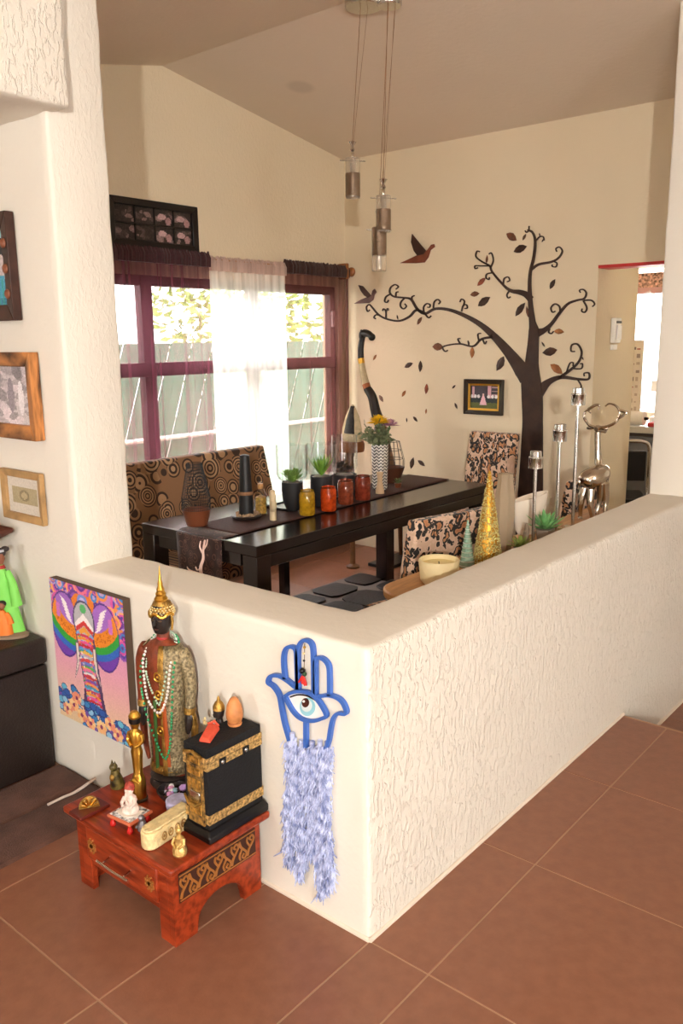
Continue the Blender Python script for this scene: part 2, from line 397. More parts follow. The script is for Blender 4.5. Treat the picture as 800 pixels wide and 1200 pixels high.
# --- window behind the curtains
PLUM = mat('brown_window_frame', (70, 38, 36), .4)
PANE = GLASS
win = struct(bpy.data.objects.new('window_1', None)); C.objects.link(win); win.location = (0, YW, 0)
mb = MB()
for a, b in ((WX0, WX0+.06), (WX1-.055, WX1)): mb.box(a, b, .03, .09, WZ0, WZ1)
mb.box(WX0, WX1, .03, .09, WZ0, WZ0+.06); mb.box(WX0, WX1, .03, .09, WZ1-.06, WZ1)
mb.build('window_frame', PLUM, win, bev=.004)
for x in (1.63, 2.55): MB().box(x, x+.085, .025, .09, WZ0, WZ1).build('mullion', PLUM, win, bev=.004)
MB().box(WX0, WX1, .022, .088, 1.43, 1.515).build('rail', PLUM, win, bev=.004)
cols = [(WX0+.06, 1.63), (1.715, 2.55), (2.635, WX1-.055)]
for a, b in cols:
    for c, d in ((WZ0+.06, 1.43), (1.515, WZ1-.06)):
        o = MB().box(a, b, .058, .062, c, d).build('pane', PANE, win, sm=0)
MB().box(WX1-.05, WX1-.03, .008, .03, 1.74, 1.86).build('window_latch', mat('pale_lock', (190, 180, 180), .4), win, bev=.003)

# --- outside: privacy fence, neighbour's wall, foliage
struct(MB().box(-6, 12, YW+.17, 14, -.3, -.05).build('ground_outside', mat('pale_concrete', (190, 188, 180), .9, var=.1)))
fence = thing('garden_fence', (2.0, 5.2, -.05), 0, 'green slatted privacy fence with a white pipe rail outside the window', 'fence')
SLAT = mat('fence_slat_green', (112, 148, 132), .6, var=.1)
sl0 = None
for i in range(46):
    if sl0 is None:
        sl0 = MB().prism([(0, .1), (.122, .1), (.682, 1.68), (.56, 1.68)], lambda u, v, d: Vector((u, d, v)), 0, .02).build('slat', SLAT, fence, sm=0); s_ = sl0
    else:
        s_ = sl0.copy(); C.objects.link(s_); s_.parent = fence
    s_.location = (-2.2+i*.135, (i % 2)*.012, 0)
MB().tube([(-2.4, -.05, .79), (5.0, -.05, .79)], .022, 8).build('pipe_rail', mat('white_pipe', (250, 250, 250), .5), fence)
for x in (-2.2, .3, 2.8, 5.0): MB().tube([(x, .05, 0), (x, .05, 1.72)], .03, 8).build('post', mat('fence_post', (120, 150, 135), .6), fence)
house = thing('neighbour_house', (4.5, 11.5, -.05), 0, 'white plastered house wall beyond the garden fence', 'building')
MB().box(-6, 1.2, 0, .3, 0, 5).build('wall', mat('white_render', (206, 202, 200), .8), house)
MB().box(-6.1, 1.3, -.25, .4, 5, 5.15).build('eaves', mat('grey_eaves', (180, 175, 170), .8), house)
for x in (-3.6, -.9):
    wn = MB().box(x, x+1.0, -.03, 0, 1.4, 2.9).build('window', mat('house_window_frame', (120, 110, 105), .6), house)
    MB().box(x+.08, x+.92, -.04, -.028, 1.48, 2.82).build('pane', mat('house_pane', (150, 165, 170), .1), wn)
TRL = mat('garden_leaves', (150, 172, 96), .6, var=.35, vscale=8)
def garden_tree(loc, h, r, label, n, seed):
    rr = random.Random(seed); t = thing('garden_tree', loc, 0, label, 'tree')
    MB().tube([(0, 0, 0), (.05, .02, h*.35), (-.03, .05, h*.7)], [.07, .055, .02], 8).build('trunk', mat('bark', (110, 85, 65), .8, bump=.4), t)
    mb = MB()
    for i in range(n):
        a, b = rr.uniform(0, 2*PI), rr.uniform(-1, 1); q = r*(rr.random()**.4); c = Vector((q*math.cos(a)*math.sqrt(1-b*b), q*math.sin(a)*math.sqrt(1-b*b), h*.72+q*b*1.25))
        u = Vector((rr.gauss(0, 1), rr.gauss(0, 1), rr.gauss(0, 1))).normalized(); v = u.orthogonal().normalized(); s = rr.uniform(.05, .1)
        mb.add([c-u*s, c+v*s*.45, c+u*s, c-v*s*.45], [(0, 1, 2, 3)])
    o = mb.build('foliage', TRL, t, sm=0); o['kind'] = 'stuff'
garden_tree((5.9, 6.6, -.05), 3.0, 1.25, 'leafy garden tree behind the fence on the brown curtain side', 2600, 3)
garden_tree((2.9, 7.9, -.05), 2.6, .8, 'smaller garden tree behind the fence on the plum curtain side', 1200, 4)

# --- kitchen seen through the doorway
struct(MB().box(3.9, 9.0, .06, 4.0, -.16, 0).build('floor_kitchen', mat('kitchen_floor', (120, 95, 82), .5, var=.1)))
struct(MB().box(XW+.15, 4.22, DY1, DY1+.12, 0, 2.6).build('wall_kitchen_side', PLB))
struct(MB().box(3.7, 6.5, DY1+.4, 3.2, 2.5, 2.6).box(3.7, 6.5, T-.05, DY1+.4, 2.5, 2.6).build('ceiling_kitchen', PLC))
mb = MB().box(6.2, 6.35, .02, .7, 0, 2.6).box(6.2, 6.35, 2.6, 3.2, 0, 2.6).box(6.2, 6.35, .7, 2.6, 0, .95).box(6.2, 6.35, .7, 2.6, 2.25, 2.6)
mb.box(3.7, 6.35, 3.2, 3.3, 0, 2.6).box(4.3, 6.35, .02, T-.02, 0, 2.6).box(3.7, 3.75, DY1+.1, 3.2, 0, 2.6)
struct(mb.build('wall_kitchen', PLB))
RED = mat('red_paint', (200, 52, 50), .5)
struct(MB().box(XW-.004, XW+.154, DY0, DY1+.002, DZ-.018, DZ+.001).build('trim_4', RED, bev=.002))
def sheer(name, colr, dens, rough=.6):
    m = bpy.data.materials.new(name); m.use_nodes = True; nt = m.node_tree; N = nt.nodes; L = nt.links
    N.remove(N['Principled BSDF']); out = N['Material Output']
    tr = N.new('ShaderNodeBsdfTransparent'); tr.inputs[0].default_value = (*[.45+.55*v for v in lin(colr)], 1); di = N.new('ShaderNodeBsdfDiffuse'); tl = N.new('ShaderNodeBsdfTranslucent')
    c = (*lin(colr), 1); di.inputs[0].default_value = c; tl.inputs[0].default_value = c
    m1 = N.new('ShaderNodeMixShader'); m1.inputs[0].default_value = .5; L.new(di.outputs[0], m1.inputs[1]); L.new(tl.outputs[0], m1.inputs[2])
    m2 = N.new('ShaderNodeMixShader'); L.new(tr.outputs[0], m2.inputs[1]); L.new(m1.outputs[0], m2.inputs[2])
    # a gathered cloth covers more where it turns away from the eye's line across the weave
    tc = N.new('ShaderNodeTexCoord'); wv = N.new('ShaderNodeTexNoise'); mp = N.new('ShaderNodeMapping'); mp.inputs['Scale'].default_value = (26, 26, .5)
    L.new(tc.outputs['Object'], mp.inputs[0]); L.new(mp.outputs[0], wv.inputs[0]); wv.inputs['Scale'].default_value = 1
    mr = N.new('ShaderNodeMapRange'); mr.inputs['From Min'].default_value = .3; mr.inputs['From Max'].default_value = .75; mr.inputs['To Min'].default_value = dens-.14; mr.inputs['To Max'].default_value = dens+.2
    L.new(wv.outputs[0], mr.inputs[0]); L.new(mr.outputs[0], m2.inputs[0]); L.new(m2.outputs[0], out.inputs[0])
    return m
def curtain(name, label, x0, x1, y, z0, z1, m, mh, waves, amp, head=.075, seed=1, rz=0, loc=None):
    t = thing(name, loc or ((x0+x1)/2, y, 0), rz, label, 'curtain'); W = (x1-x0); n = int(waves*8); rr = random.Random(seed)
    ph = [rr.uniform(-.9, .9) for _ in range(n+1)]
    def off(i, z): return amp*math.sin(i/8*2*PI+ph[i]*.4+.35*math.sin(z*2+i*.1))*(.65+.5*(1-z/2.2))
    zs = list(np.linspace(z0, z1-head, 14)); mb = MB(); vs = []; fs = []
    for z in zs:
        for i in range(n+1): vs.append((-W/2+W*i/n, off(i, z), z))
    for k in range(len(zs)-1):
        for i in range(n): a = k*(n+1)+i; fs.append((a, a+1, a+n+2, a+n+1))
    mb.add(vs, fs).build('panel', m, t, sm=60)
    mb = MB(); rg = []
    n2 = n*2
    for i in range(n2+1):
        x = -W/2+W*i/n2; j = rr.uniform(-.005, .005); top = z1+rr.uniform(-.002, .013)
        rg.append([(x, -.016+j, z1-head-.01), (x, -.02+j, z1-.03), (x, -.006+j, z1-.006), (x, -.002+j, top), (x, .004+j, z1-.006), (x, .017+j, z1-.03), (x, .014+j, z1-head-.01)])
    mb.rings(rg).build('gathered_header', mh, t, sm=70)
    return t
KSH = sheer('kitchen_sheer', (250, 250, 250), .55)
curtain('kitchen_curtain', 'white sheer curtain over the bright kitchen window', -.85, .85, 0, .98, 2.05, KSH, KSH, 10, .02, loc=(6.12, 1.65, 0), rz=-PI/2)
VAL = mat('printed_valance', (150, 120, 95), .8, var=.7, vscale=42, col2=(190, 150, 130))
v_ = thing('kitchen_valance', (6.1, 1.65, 0), -PI/2, 'short printed valance with a pinkish hem above the white kitchen curtain', 'curtain')
mb = MB(); rg = [[(-.85+1.7*i/80, .012*math.sin(i*.9), 2.07), (-.85+1.7*i/80, .012*math.sin(i*.9), 2.2)] for i in range(81)]
vs = [p for r in rg for p in r]; mb.add(vs, [(2*i, 2*i+1, 2*i+3, 2*i+2) for i in range(80)]).build('valance_cloth', VAL, v_)
mb = MB(); vs = [p for i in range(81) for p in ((-.85+1.7*i/80, .014*math.sin(i*.9), 2.015), (-.85+1.7*i/80, .012*math.sin(i*.9), 2.07))]
mb.add(vs, [(2*i, 2*i+1, 2*i+3, 2*i+2) for i in range(80)]).build('hem', mat('valance_hem', (205, 160, 155), .8), v_)
# wall phone on the passage wall
ph = thing('wall_phone', (3.83, DY1-.001, 1.60), 0, 'white intercom box mounted on the passage wall by the doorway', 'intercom')
MB().box(-.05, .05, -.035, 0, 0, .16).build('case', mat('white_plastic', (240, 238, 232), .35), ph, bev=.008)
MB().box(-.036, .036, -.045, -.034, .02, .115).build('handset', mat('white_gloss', (250, 250, 250), .15), ph, bev=.006)
MB().box(-.04, .04, -.038, -.034, .125, .14).build('speaker_slot', mat('grey_slot', (90, 88, 85), .5), ph)
MB().box(-.04, .04, -.018, 0, -.045, -.01).build('bracket', MATS['white_plastic'], ph, bev=.004)
# calendar rack, paper roll, counter, things on it, chair
cal = thing('paper_planner', (5.06, 1.29, .9515), -PI/2, 'cream paper planner with rows of notes standing on the kitchen counter', 'planner')
im = Img(24, 60, (226, 214, 196)); r_ = random.Random(4)
for j in range(10):
    for i in range(4):
        im.rect(.08+i*.23, .08+i*.23+r_.uniform(.08, .19), .06+j*.093, .06+j*.093+r_.uniform(.02, .05), r_.choice([(150, 130, 120), (120, 105, 100), (190, 170, 150), (170, 80, 75)]))
MB().box(-.09, .09, -.012, .01, 0, .66).build('board', mat('cream_board', (222, 210, 190), .6), cal)
put_print('notes', im, .17, .64, cal, -.0125, z0=.01)
MB().box(-.08, -.02, -.03, -.012, .6, .68).build('red_note', RED, cal, bev=.002)
rl = thing('paper_towel_roll', (4.95, 1.24, .9475), 0, 'white paper towel roll lying before the paper planner on the counter', 'paper towel')
Mx = Matrix.Rotation(PI/2, 4, 'X')
MB().lathe([(.02, -.12), (.055, -.12), (.055, .12), (.02, .12)], 20, M=Matrix.Translation((0, 0, .06)) @ Mx).build('roll', mat('paper_white', (240, 236, 230), .8), rl)
MB().tube([(0, -.15, .06), (0, .14, .06)], .012, 8).build('holder', BLACK, rl)
ct = thing('kitchen_counter', (5.0, 1.5, 0), 0, 'grey kitchen counter with dark doors seen through the doorway', 'counter')
MB().box(-.1, .5, -.6, 1.2, .09, .9).build('body', mat('kitchen_dark', (70, 62, 60), .4), ct)
MB().box(-.14, .52, -.63, 1.2, .9, .95).build('worktop', mat('worktop', (200, 196, 190), .3), ct, bev=.004)
for y in (-.58, .02, .62): d_ = MB().box(-.118, -.1, y, y+.57, .12, .87).build('door', mat('cab_grey', (112, 112, 118), .35), ct, bev=.003); MB().tube([(-.14, y+.06, .6), (-.14, y+.06, .75)], .007, 6).build('handle', STEEL, d_)
tr_ = MB().box(4.875, 5.1, .875, 1.07, .951, .985).build('serving_tray', RED, bev=.008); tag(tr_, 'red tray lying on the kitchen counter', 'tray')
kt = thing('coffee_maker', (5.3, 1.08, .951), 0, 'black and white coffee maker on the kitchen counter', 'coffee maker')
MB().box(-.09, .09, -.1, .1, 0, .05).box(.02, .09, -.1, .1, .05, .3).box(-.09, .09, -.1, .1, .25, .34).build('case', mat('appliance_white', (235, 232, 228), .3), kt, bev=.01)
MB().lathe([(.05, .06), (.065, .1), (.06, .18), (.045, .22)], 16, c=(-.04, 0, 0)).build('jug', BLACK, kt)
bt = thing('spice_jar', (5.16, 1.0, .951), 0, 'brown jar with a dark lid on the kitchen counter', 'jar')
MB().lathe([(.04, 0), (.045, .02), (.045, .14), (.035, .16)], 16).build('jar_body', mat('amber', (150, 95, 55), .2), bt); MB().lathe([(.038, .16), (.038, .19), (.03, .195)], 16).build('lid', BLACK, bt)
kc = thing('kitchen_chair', (4.46, 1.12, 0), .5, 'chrome tube kitchen chair with a black seat', 'chair')
for s in (-1, 1):
    MB().tube(catmull([(-.2, s*.19, 0), (-.2, s*.19, .42), (-.19, s*.19, .6), (-.24, s*.18, .86)], 4), .013, 8).build('leg', STEEL, kc)
    MB().tube([(.2, s*.19, 0), (.19, s*.19, .43)], .013, 8).build('leg', STEEL, kc)
MB().tube(catmull([(-.24, -.18, .84), (-.25, -.15, .9), (-.255, 0, .91), (-.25, .15, .9), (-.24, .18, .84)], 4), .013, 8).build('back_tube', STEEL, kc)
MB().box(-.255, -.225, -.16, .16, .62, .84).build('backrest', BLACK, kc, bev=.01); MB().box(-.2, .22, -.21, .21, .43, .475).build('seat', BLACK, kc, bev=.015)
kt2 = thing('kitchen_table', (4.95, .55, 0), 0, 'small black kitchen table stacked with papers', 'table')
MB().box(-.4, .4, -.28, .28, .56, .6).build('tabletop', BLACK, kt2, bev=.004)
for a in (-.35, .35):
    for b in (-.24, .24): MB().box(a-.02, a+.02, b-.02, b+.02, 0, .56).build('leg', BLACK, kt2)
pp = MB().box(4.6, 4.85, .55, .8, .601, .618).build('paper_stack', mat('paper_blue', (205, 212, 222), .7)); tag(pp, 'stack of pale papers on the black kitchen table', 'papers')

# ================================================================ ON THE FAR WALLS
PSH = sheer('plum_sheer', (126, 74, 88), .5); PHD = mat('plum_header', (62, 30, 34), .9, sheen=.3, var=.3, vscale=60)
BSH = sheer('brown_sheer', (120, 74, 72), .46); BHD = mat('brown_header', (58, 32, 26), .9, sheen=.3, var=.3, vscale=60)
WSH = sheer('white_sheer', (252, 248, 246), .62); WHD = sheer('white_header', (232, 212, 204), .85)
CY = YW-.075
curtain('curtain', 'plum sheer curtain hanging below the eight-panel photo frame', 1.0, 2.10, CY, .03, 2.19, PSH, PHD, 13, .012, seed=1)
curtain('curtain', 'white sheer curtain hanging between the two dark curtains', 2.10, 2.795, CY, .03, 2.17, WSH, WHD, 10, .011, seed=2)
curtain('curtain', 'brown sheer curtain next to the corner with the carved statues', 2.795, 3.50, CY, .03, 2.19, BSH, BHD, 7, .012, seed=3)
rod = thing('curtain_rod', (2.2, CY, 2.15), 0, 'wooden curtain rod with a carved finial near the corner', 'curtain rod')
MB().tube([(-1.4, 0, 0), (1.31, 0, 0)], .011, 10).build('pole', WOODTAN, rod)
fin = MB().lathe([(.012, 0), (.03, .006), (.016, .014), (.034, .03), (.036, .045), (.016, .06), (.012, .07), (.002, .085)], 14, M=Matrix.Translation((1.295, 0, 0)) @ Matrix.Rotation(PI/2, 4, 'Y')).build('finial', mat('amber_wood', (150, 92, 45), .4), rod)
MB().box(1.26, 1.285, -.02, .07, -.055, .06).build('bracket', MATS['amber_wood'], rod, bev=.006)
MB().box(-1.0, -.975, -.02, .07, -.05, .03).build('bracket', MATS['amber_wood'], rod, bev=.006)

def frame_bars(W, Hh, fw, dep, out=.0):
    """four mitred bars round a picture, local xz plane, wall side at y=0"""
    mb = MB(); a, b = W/2, Hh
    O = [(-a, 0), (a, 0), (a, b), (-a, b)]; I = [(-a+fw, fw), (a-fw, fw), (a-fw, b-fw), (-a+fw, b-fw)]
    for i in range(4):
        j = (i+1) % 4
        q = [O[i], O[j], I[j], I[i]]
        v = [(x, 0, z) for x, z in q]+[(x, -dep if k < 2 else -dep*.7, z) for k, (x, z) in enumerate(q)]
        mb.add(v, [(0, 1, 2, 3), (4, 5, 6, 7), (0, 1, 5, 4), (1, 2, 6, 5), (2, 3, 7, 6), (3, 0, 4, 7)])
    return mb
# eight-panel dark photo frame above the curtain
fr = thing('photo_frame', (1.735, YW-.002, 2.195), 0, 'black multi-panel photo frame hung above the plum curtain', 'photo frame')
FRW, FRH = .66, .275
BLKF = mat('black_frame', (24, 17, 15), .35)
frame_bars(FRW, FRH, .04, .028).build('frame', BLKF, fr, bev=.003)
rr = random.Random(11)
cw = (FRW-.08)/4
for j in range(2):
    for i in range(4):
        im = Img(22, 16, (44, 34, 32))
        for k in range(7):
            g = rr.choice([70, 95, 130, 165]); im.ell(rr.random(), rr.uniform(.1, .8), rr.uniform(.06, .16), rr.uniform(.1, .3), (g, g*.82, g*.8), rr.uniform(0, 3), a=.8)
        if i in (2, 3): im.ell(.4, .55, .22, .2, (196, 160, 160)); im.ell(.75, .3, .16, .26, (170, 130, 130))
        im.grain(30, i+j*5)
        put_print('photo', im, cw-.006, (FRH-.08)/2-.006, fr, -.0065, x0=-FRW/2+.04+i*cw+.003, z0=.04+j*(FRH-.08)/2+.003)
for i in range(1, 4): MB().box(-FRW/2+.04+i*cw-.004, -FRW/2+.04+i*cw+.004, -.016, -.004, .035, FRH-.035).build('divider', BLKF, fr)
MB().box(-FRW/2+.03, FRW/2-.03, -.017, -.004, FRH/2-.004, FRH/2+.004).build('divider', BLKF, fr)
MB().box(-FRW/2+.03, FRW/2-.03, -.006, -.001, .03, FRH-.03).build('backing', mat('black_paper', (18, 14, 14), .8), fr)

# small framed picture on the tree wall
pa = at(546, 444, x=XW); pb = at(590, 487, x=XW)
W_, H_ = pa.y-pb.y, pa.z-pb.z
pf = thing('photo_frame', (XW-.002, (pa.y+pb.y)/2, pb.z), -PI/2, 'small dark framed group picture with a gold inner rim beside the tree trunk', 'photo frame')
frame_bars(W_, H_, .03, .03).build('frame', mat('dark_olive_frame', (44, 32, 18), .4), pf, bev=.002)
W2, H2 = W_-.056, H_-.056
MB().box(-.001, .001, -.001, 0, 0, .001)
g_ = frame_bars(W2, H2, .016, .018); g_.v = [(x, y, z+.028) for x, y, z in g_.v]; g_.build('gold_rim', GOLD, pf)
im = Img(48, 40, (92, 100, 48)); im.rect(0, 1, .42, 1, (62, 54, 62)); im.rect(0, 1, .28, .52, (30, 40, 44))
im.rect(.06, .14, .45, .95, (205, 160, 170)); im.rect(.62, .74, .45, 1, (215, 165, 175)); im.rect(.78, 1, .58, .62, (200, 160, 165)); im.rect(.78, 1, .75, .78, (200, 160, 165)); im.rect(.78, 1, .9, .94, (200, 160, 165))
for x in (.06, .18, .3, .66, .8, .93): im.ell(x, .52, .05, .08, (236, 232, 232)); im.rect(x-.05, x+.05, .25, .45, (28, 42, 44))
im.poly([(.34, .16), (.6, .16), (.5, .58), (.44, .58)], (238, 190, 200)); im.ell(.47, .6, .035, .05, (220, 180, 170)); im.grain(16)
put_print('picture', im, W2-.03, H2-.03, pf, -.006, z0=.028+.015)

# ---- the metal tree on the wall
BARK = mat('painted_tree_brown', (58, 38, 28), .5, var=.25, vscale=14, bump=.25, bscale=60)
def wp(u, v, d=0): p = at(u, v, x=XW); return Vector((XW-d, p.y, p.z))
tree = thing('wall_tree', (XW, wp(622, 500).y, 0), 0, 'large dark brown metal tree with curling branches mounted on the beige wall', 'wall art')
org = tree.location.copy()
def tf(u, v, d): return wp(u, v, d)-org
def cA(P): return [(400+u/5, 260+v/5) for u, v in P]
def cB(P): return [(540+u/4.706, 250+v/4.706) for u, v in P]
def cC(P): return [(490+u/3.636, 370+v/3.636) for u, v in P]
def branch(mb, P, w, d=.008):
    n = 6; Q = catmull(P, n); ws = np.interp(np.linspace(0, len(w)-1, len(Q)), np.arange(len(w)), w); ribbon(mb, Q, ws, tf, .001, d)
mb = MB()
base = at(621, 640, x=XW)
branch(mb, [(620, 740), (621, 690), (621.5, 640), (622, 582), (623.5, 535), (624.5, 494), (624, 466), (622.5, 444), (623.5, 425), (625, 405), (626, 388), (624.2, 377), (622, 356), (621, 335), (622, 318), (626, 301), (627.5, 282), (624, 272), (618.6, 269.5)],
       [44, 40, 35, 29, 25.5, 23, 24, 22, 15, 12.5, 11.5, 7, 4.8, 3.6, 3, 2.8, 2.4, 2, 1.6], .014)
mb.build('trunk', BARK, tree)
def part_branch(paths):
    mb = MB()
    for P, w in paths: branch(mb, P, w)
    mb.build('branch', BARK, tree)
thin = [1.7, 1.3]
part_branch([([(617, 446), (612, 434.6), (597, 414), (581, 396), (564, 381), (545, 370), (526, 363), (510, 362), (498, 367.6), (489, 362), (482, 351), (474, 349), (462, 347.6), (457, 343), (458, 337), (463, 333.6), (467, 336), (464, 339)],
              [15, 18, 12, 8.5, 6, 4.6, 3.6, 3, 2.8, 2.8, 2.6, 2.2, 2, 1.8, 1.6, 1.5, 1.4, 1.2])] +
            [(cA(P), thin) for P in ([(485, 530), (483, 500), (500, 480), (520, 485), (518, 500), (505, 500)], [(540, 505), (545, 470), (565, 455), (580, 468), (570, 482)], [(705, 525), (715, 490), (735, 487), (738, 505), (722, 508)],
             [(715, 495), (722, 465), (705, 453), (695, 470)], [(370, 448), (350, 470), (348, 495), (365, 510), (382, 495), (372, 480)], [(285, 425), (262, 440), (255, 465), (268, 472), (278, 458)], [(415, 455), (415, 440), (430, 432)], [(320, 440), (322, 415), (335, 410)], [(490, 538), (512, 562), (527, 550)])])
part_branch([([(498, 367), (488, 363.5), (480, 371), (468, 376), (454, 374), (444, 369), (437, 361), (433, 357), (429.6, 360), (431, 365), (433.6, 363)], [3, 2.8, 2.4, 2.2, 2, 1.9, 1.7, 1.5, 1.4, 1.3, 1.2])] +
            [(cA(P), thin) for P in ([(262, 570), (262, 525), (248, 510), (243, 522)], [(262, 530), (272, 508), (276, 520)], [(230, 550), (205, 545), (192, 560), (203, 568)])])
part_branch([(cB([(390, 310), (430, 282), (500, 268), (540, 245), (560, 210), (545, 187), (525, 195), (530, 212)]), [3, 2.8, 2.2, 1.8, 1.5, 1.3]), (cB([(510, 265), (530, 275), (525, 295), (505, 293), (505, 282)]), thin)])
part_branch([(cB([(388, 475), (360, 448), (325, 435), (280, 428), (240, 400), (175, 325), (160, 290), (120, 268), (85, 240), (90, 210), (105, 212)]), [8, 7, 6, 4, 2.6, 2.2, 2, 1.8, 1.6, 1.5, 1.3])] +
            [(cB(P), thin) for P in ([(160, 290), (110, 290), (80, 290), (80, 305), (95, 300)], [(165, 300), (180, 260), (170, 220), (155, 225)], [(235, 390), (240, 360), (262, 352), (270, 370), (255, 378)], [(270, 425), (255, 450), (262, 467), (275, 460)], [(175, 328), (145, 335), (140, 355), (155, 365), (158, 352)])])
part_branch([(cB([(395, 675), (425, 658), (460, 645), (500, 610), (545, 550), (590, 500), (640, 480), (680, 470), (692, 440), (675, 420), (655, 425), (660, 438)]), [12, 10, 6, 4, 3.4, 2.8, 2.4, 2.2, 2, 1.6, 1.4, 1.2])] +
            [(cB(P), [2, 1.8, 1.3]) for P in ([(680, 480), (720, 480), (738, 500), (725, 515)], [(675, 480), (695, 520), (685, 545), (667, 540), (670, 525)], [(548, 550), (545, 515), (520, 500), (498, 520), (505, 545), (522, 540)], [(490, 635), (485, 655), (500, 663), (512, 650)])])
part_branch([(cB([(412, 155), (435, 130), (455, 130), (460, 150)]), thin), (cB([(395, 105), (378, 95), (377, 70)]), thin), (cB([(375, 97), (362, 105), (355, 95)]), thin)])
part_branch([(cC([(500, 345), (525, 312), (560, 280), (610, 262), (680, 270), (725, 270), (728, 245), (708, 245), (708, 258)]), [16, 12, 7, 4.5, 3, 2.4, 2, 1.6, 1.3]), (cC([(600, 265), (650, 230), (685, 195), (697, 155), (680, 122), (655, 125), (652, 150), (668, 152)]), [3.5, 2.8, 2.4, 2.2, 2, 1.7, 1.4])] +
            [(cC(P), thin) for P in ([(680, 272), (695, 300), (685, 322), (672, 310)], [(630, 250), (645, 205), (660, 200), (660, 215)], [(660, 225), (695, 225), (700, 205), (690, 205)])])
part_branch([(cC([(320, 90), (270, 100), (235, 130), (180, 120), (130, 125), (105, 135), (115, 152), (127, 147)]), [3.2, 2.4, 2, 1.8, 1.6, 1.4, 1.3])] + [(cC(P), thin) for P in ([(260, 110), (255, 80), (268, 75)], [(275, 100), (285, 120), (292, 108)], [(180, 120), (170, 100), (180, 97)])])
# leaves: a unit leaf (length 1 along local z, ridge towards the room), copied and scaled
lm = MB(); L_ = [(0, -.5), (.16, -.3), (.24, -.02), (.17, .25), (0, .5), (-.15, .22), (-.2, -.05), (-.13, -.3)]
lv = [(0, y, z) for y, z in L_]+[(-.06, y*.8, z*.85) for y, z in L_]+[(-.1, 0, -.35), (-.11, 0, 0), (-.1, 0, .3)]
lf = [(i, (i+1) % 8, 8+(i+1) % 8, 8+i) for i in range(8)]+[(8, 9, 16), (9, 10, 17, 16), (10, 11, 18, 17), (11, 12, 18), (12, 13, 18), (13, 14, 17, 18), (14, 15, 16, 17), (15, 8, 16), tuple(range(7, -1, -1))]
LCOL = {'d': mat('leaf_dark', (66, 44, 34), .5, var=.2, vscale=2), 'b': mat('leaf_brown', (112, 70, 46), .5, var=.3, vscale=2), 'o': mat('leaf_orange', (168, 108, 62), .5, var=.25, vscale=2), 'r': mat('leaf_red', (140, 74, 52), .5, var=.25, vscale=2), 'p': mat('leaf_grey', (128, 98, 84), .5, var=.2, vscale=2)}
leafmesh = {}
def leaf(p0, p1, c, wd=1.0, parent=None, lab=None, tree_part=True):
    a, b = wp(*p0), wp(*p1); mid = (a+b)/2; dy, dz = b.y-a.y, b.z-a.z; ln = math.hypot(dy, dz)
    if c not in leafmesh:
        q = MB().add(lv, lf).build('leaf', LCOL[c], sm=0); leafmesh[c] = q.data; o = q
    else: o = bpy.data.objects.new('leaf', leafmesh[c]); C.objects.link(o)
    o.rotation_euler = (math.atan2(-dy, dz), 0, 0); o.scale = (min(ln, .09), ln*wd, ln)
    if tree_part: o.parent = tree; o.location = Vector((XW-.002, mid.y, mid.z))-org
    else: o.location = (XW-.001, mid.y, mid.z); o.name = 'wall_leaf'; tag(o, lab, 'wall decor', 'loose metal leaves on the tree wall')
for P, c, wd in (([(250, 112), (308, 150)], 'b', 1.2), ([(340, 150), (360, 112)], 'd', 1.0), ([(290, 212), (365, 182)], 'd', 1.15), ([(90, 400), (138, 355)], 'r', 1), ([(145, 230), (140, 280)], 'b', .8),
                 ([(300, 568), (355, 492)], 'd', .95), ([(372, 575), (362, 510)], 'b', .6), ([(512, 650), (570, 655)], 'o', 1.1), ([(62, 735), (60, 800)], 'o', 1.1), ([(40, 700), (45, 735)], 'd', .8), ([(432, 108), (436, 130)], 'd', .9), ([(445, 160), (460, 138)], 'd', .9), ([(372, 92), (378, 68)], 'd', .7)):
    leaf(*cB(P), c, wd)
for P, c, wd in (([(60, 132), (108, 135)], 'b', 1.3), ([(562, 207), (615, 248)], 'o', 1.1), ([(540, 133), (525, 110)], 'd', .7), ([(592, 145), (528, 158)], 'd', 1.2), ([(210, 105), (218, 130)], 'd', .7), ([(695, 172), (704, 190)], 'd', .8)): leaf(*cC(P), c, wd)
leaf(*cA([(325, 545), (332, 575)]), 'd', .8)
def c6(P): return [(400+u/4, 360+v/4) for u, v in P]
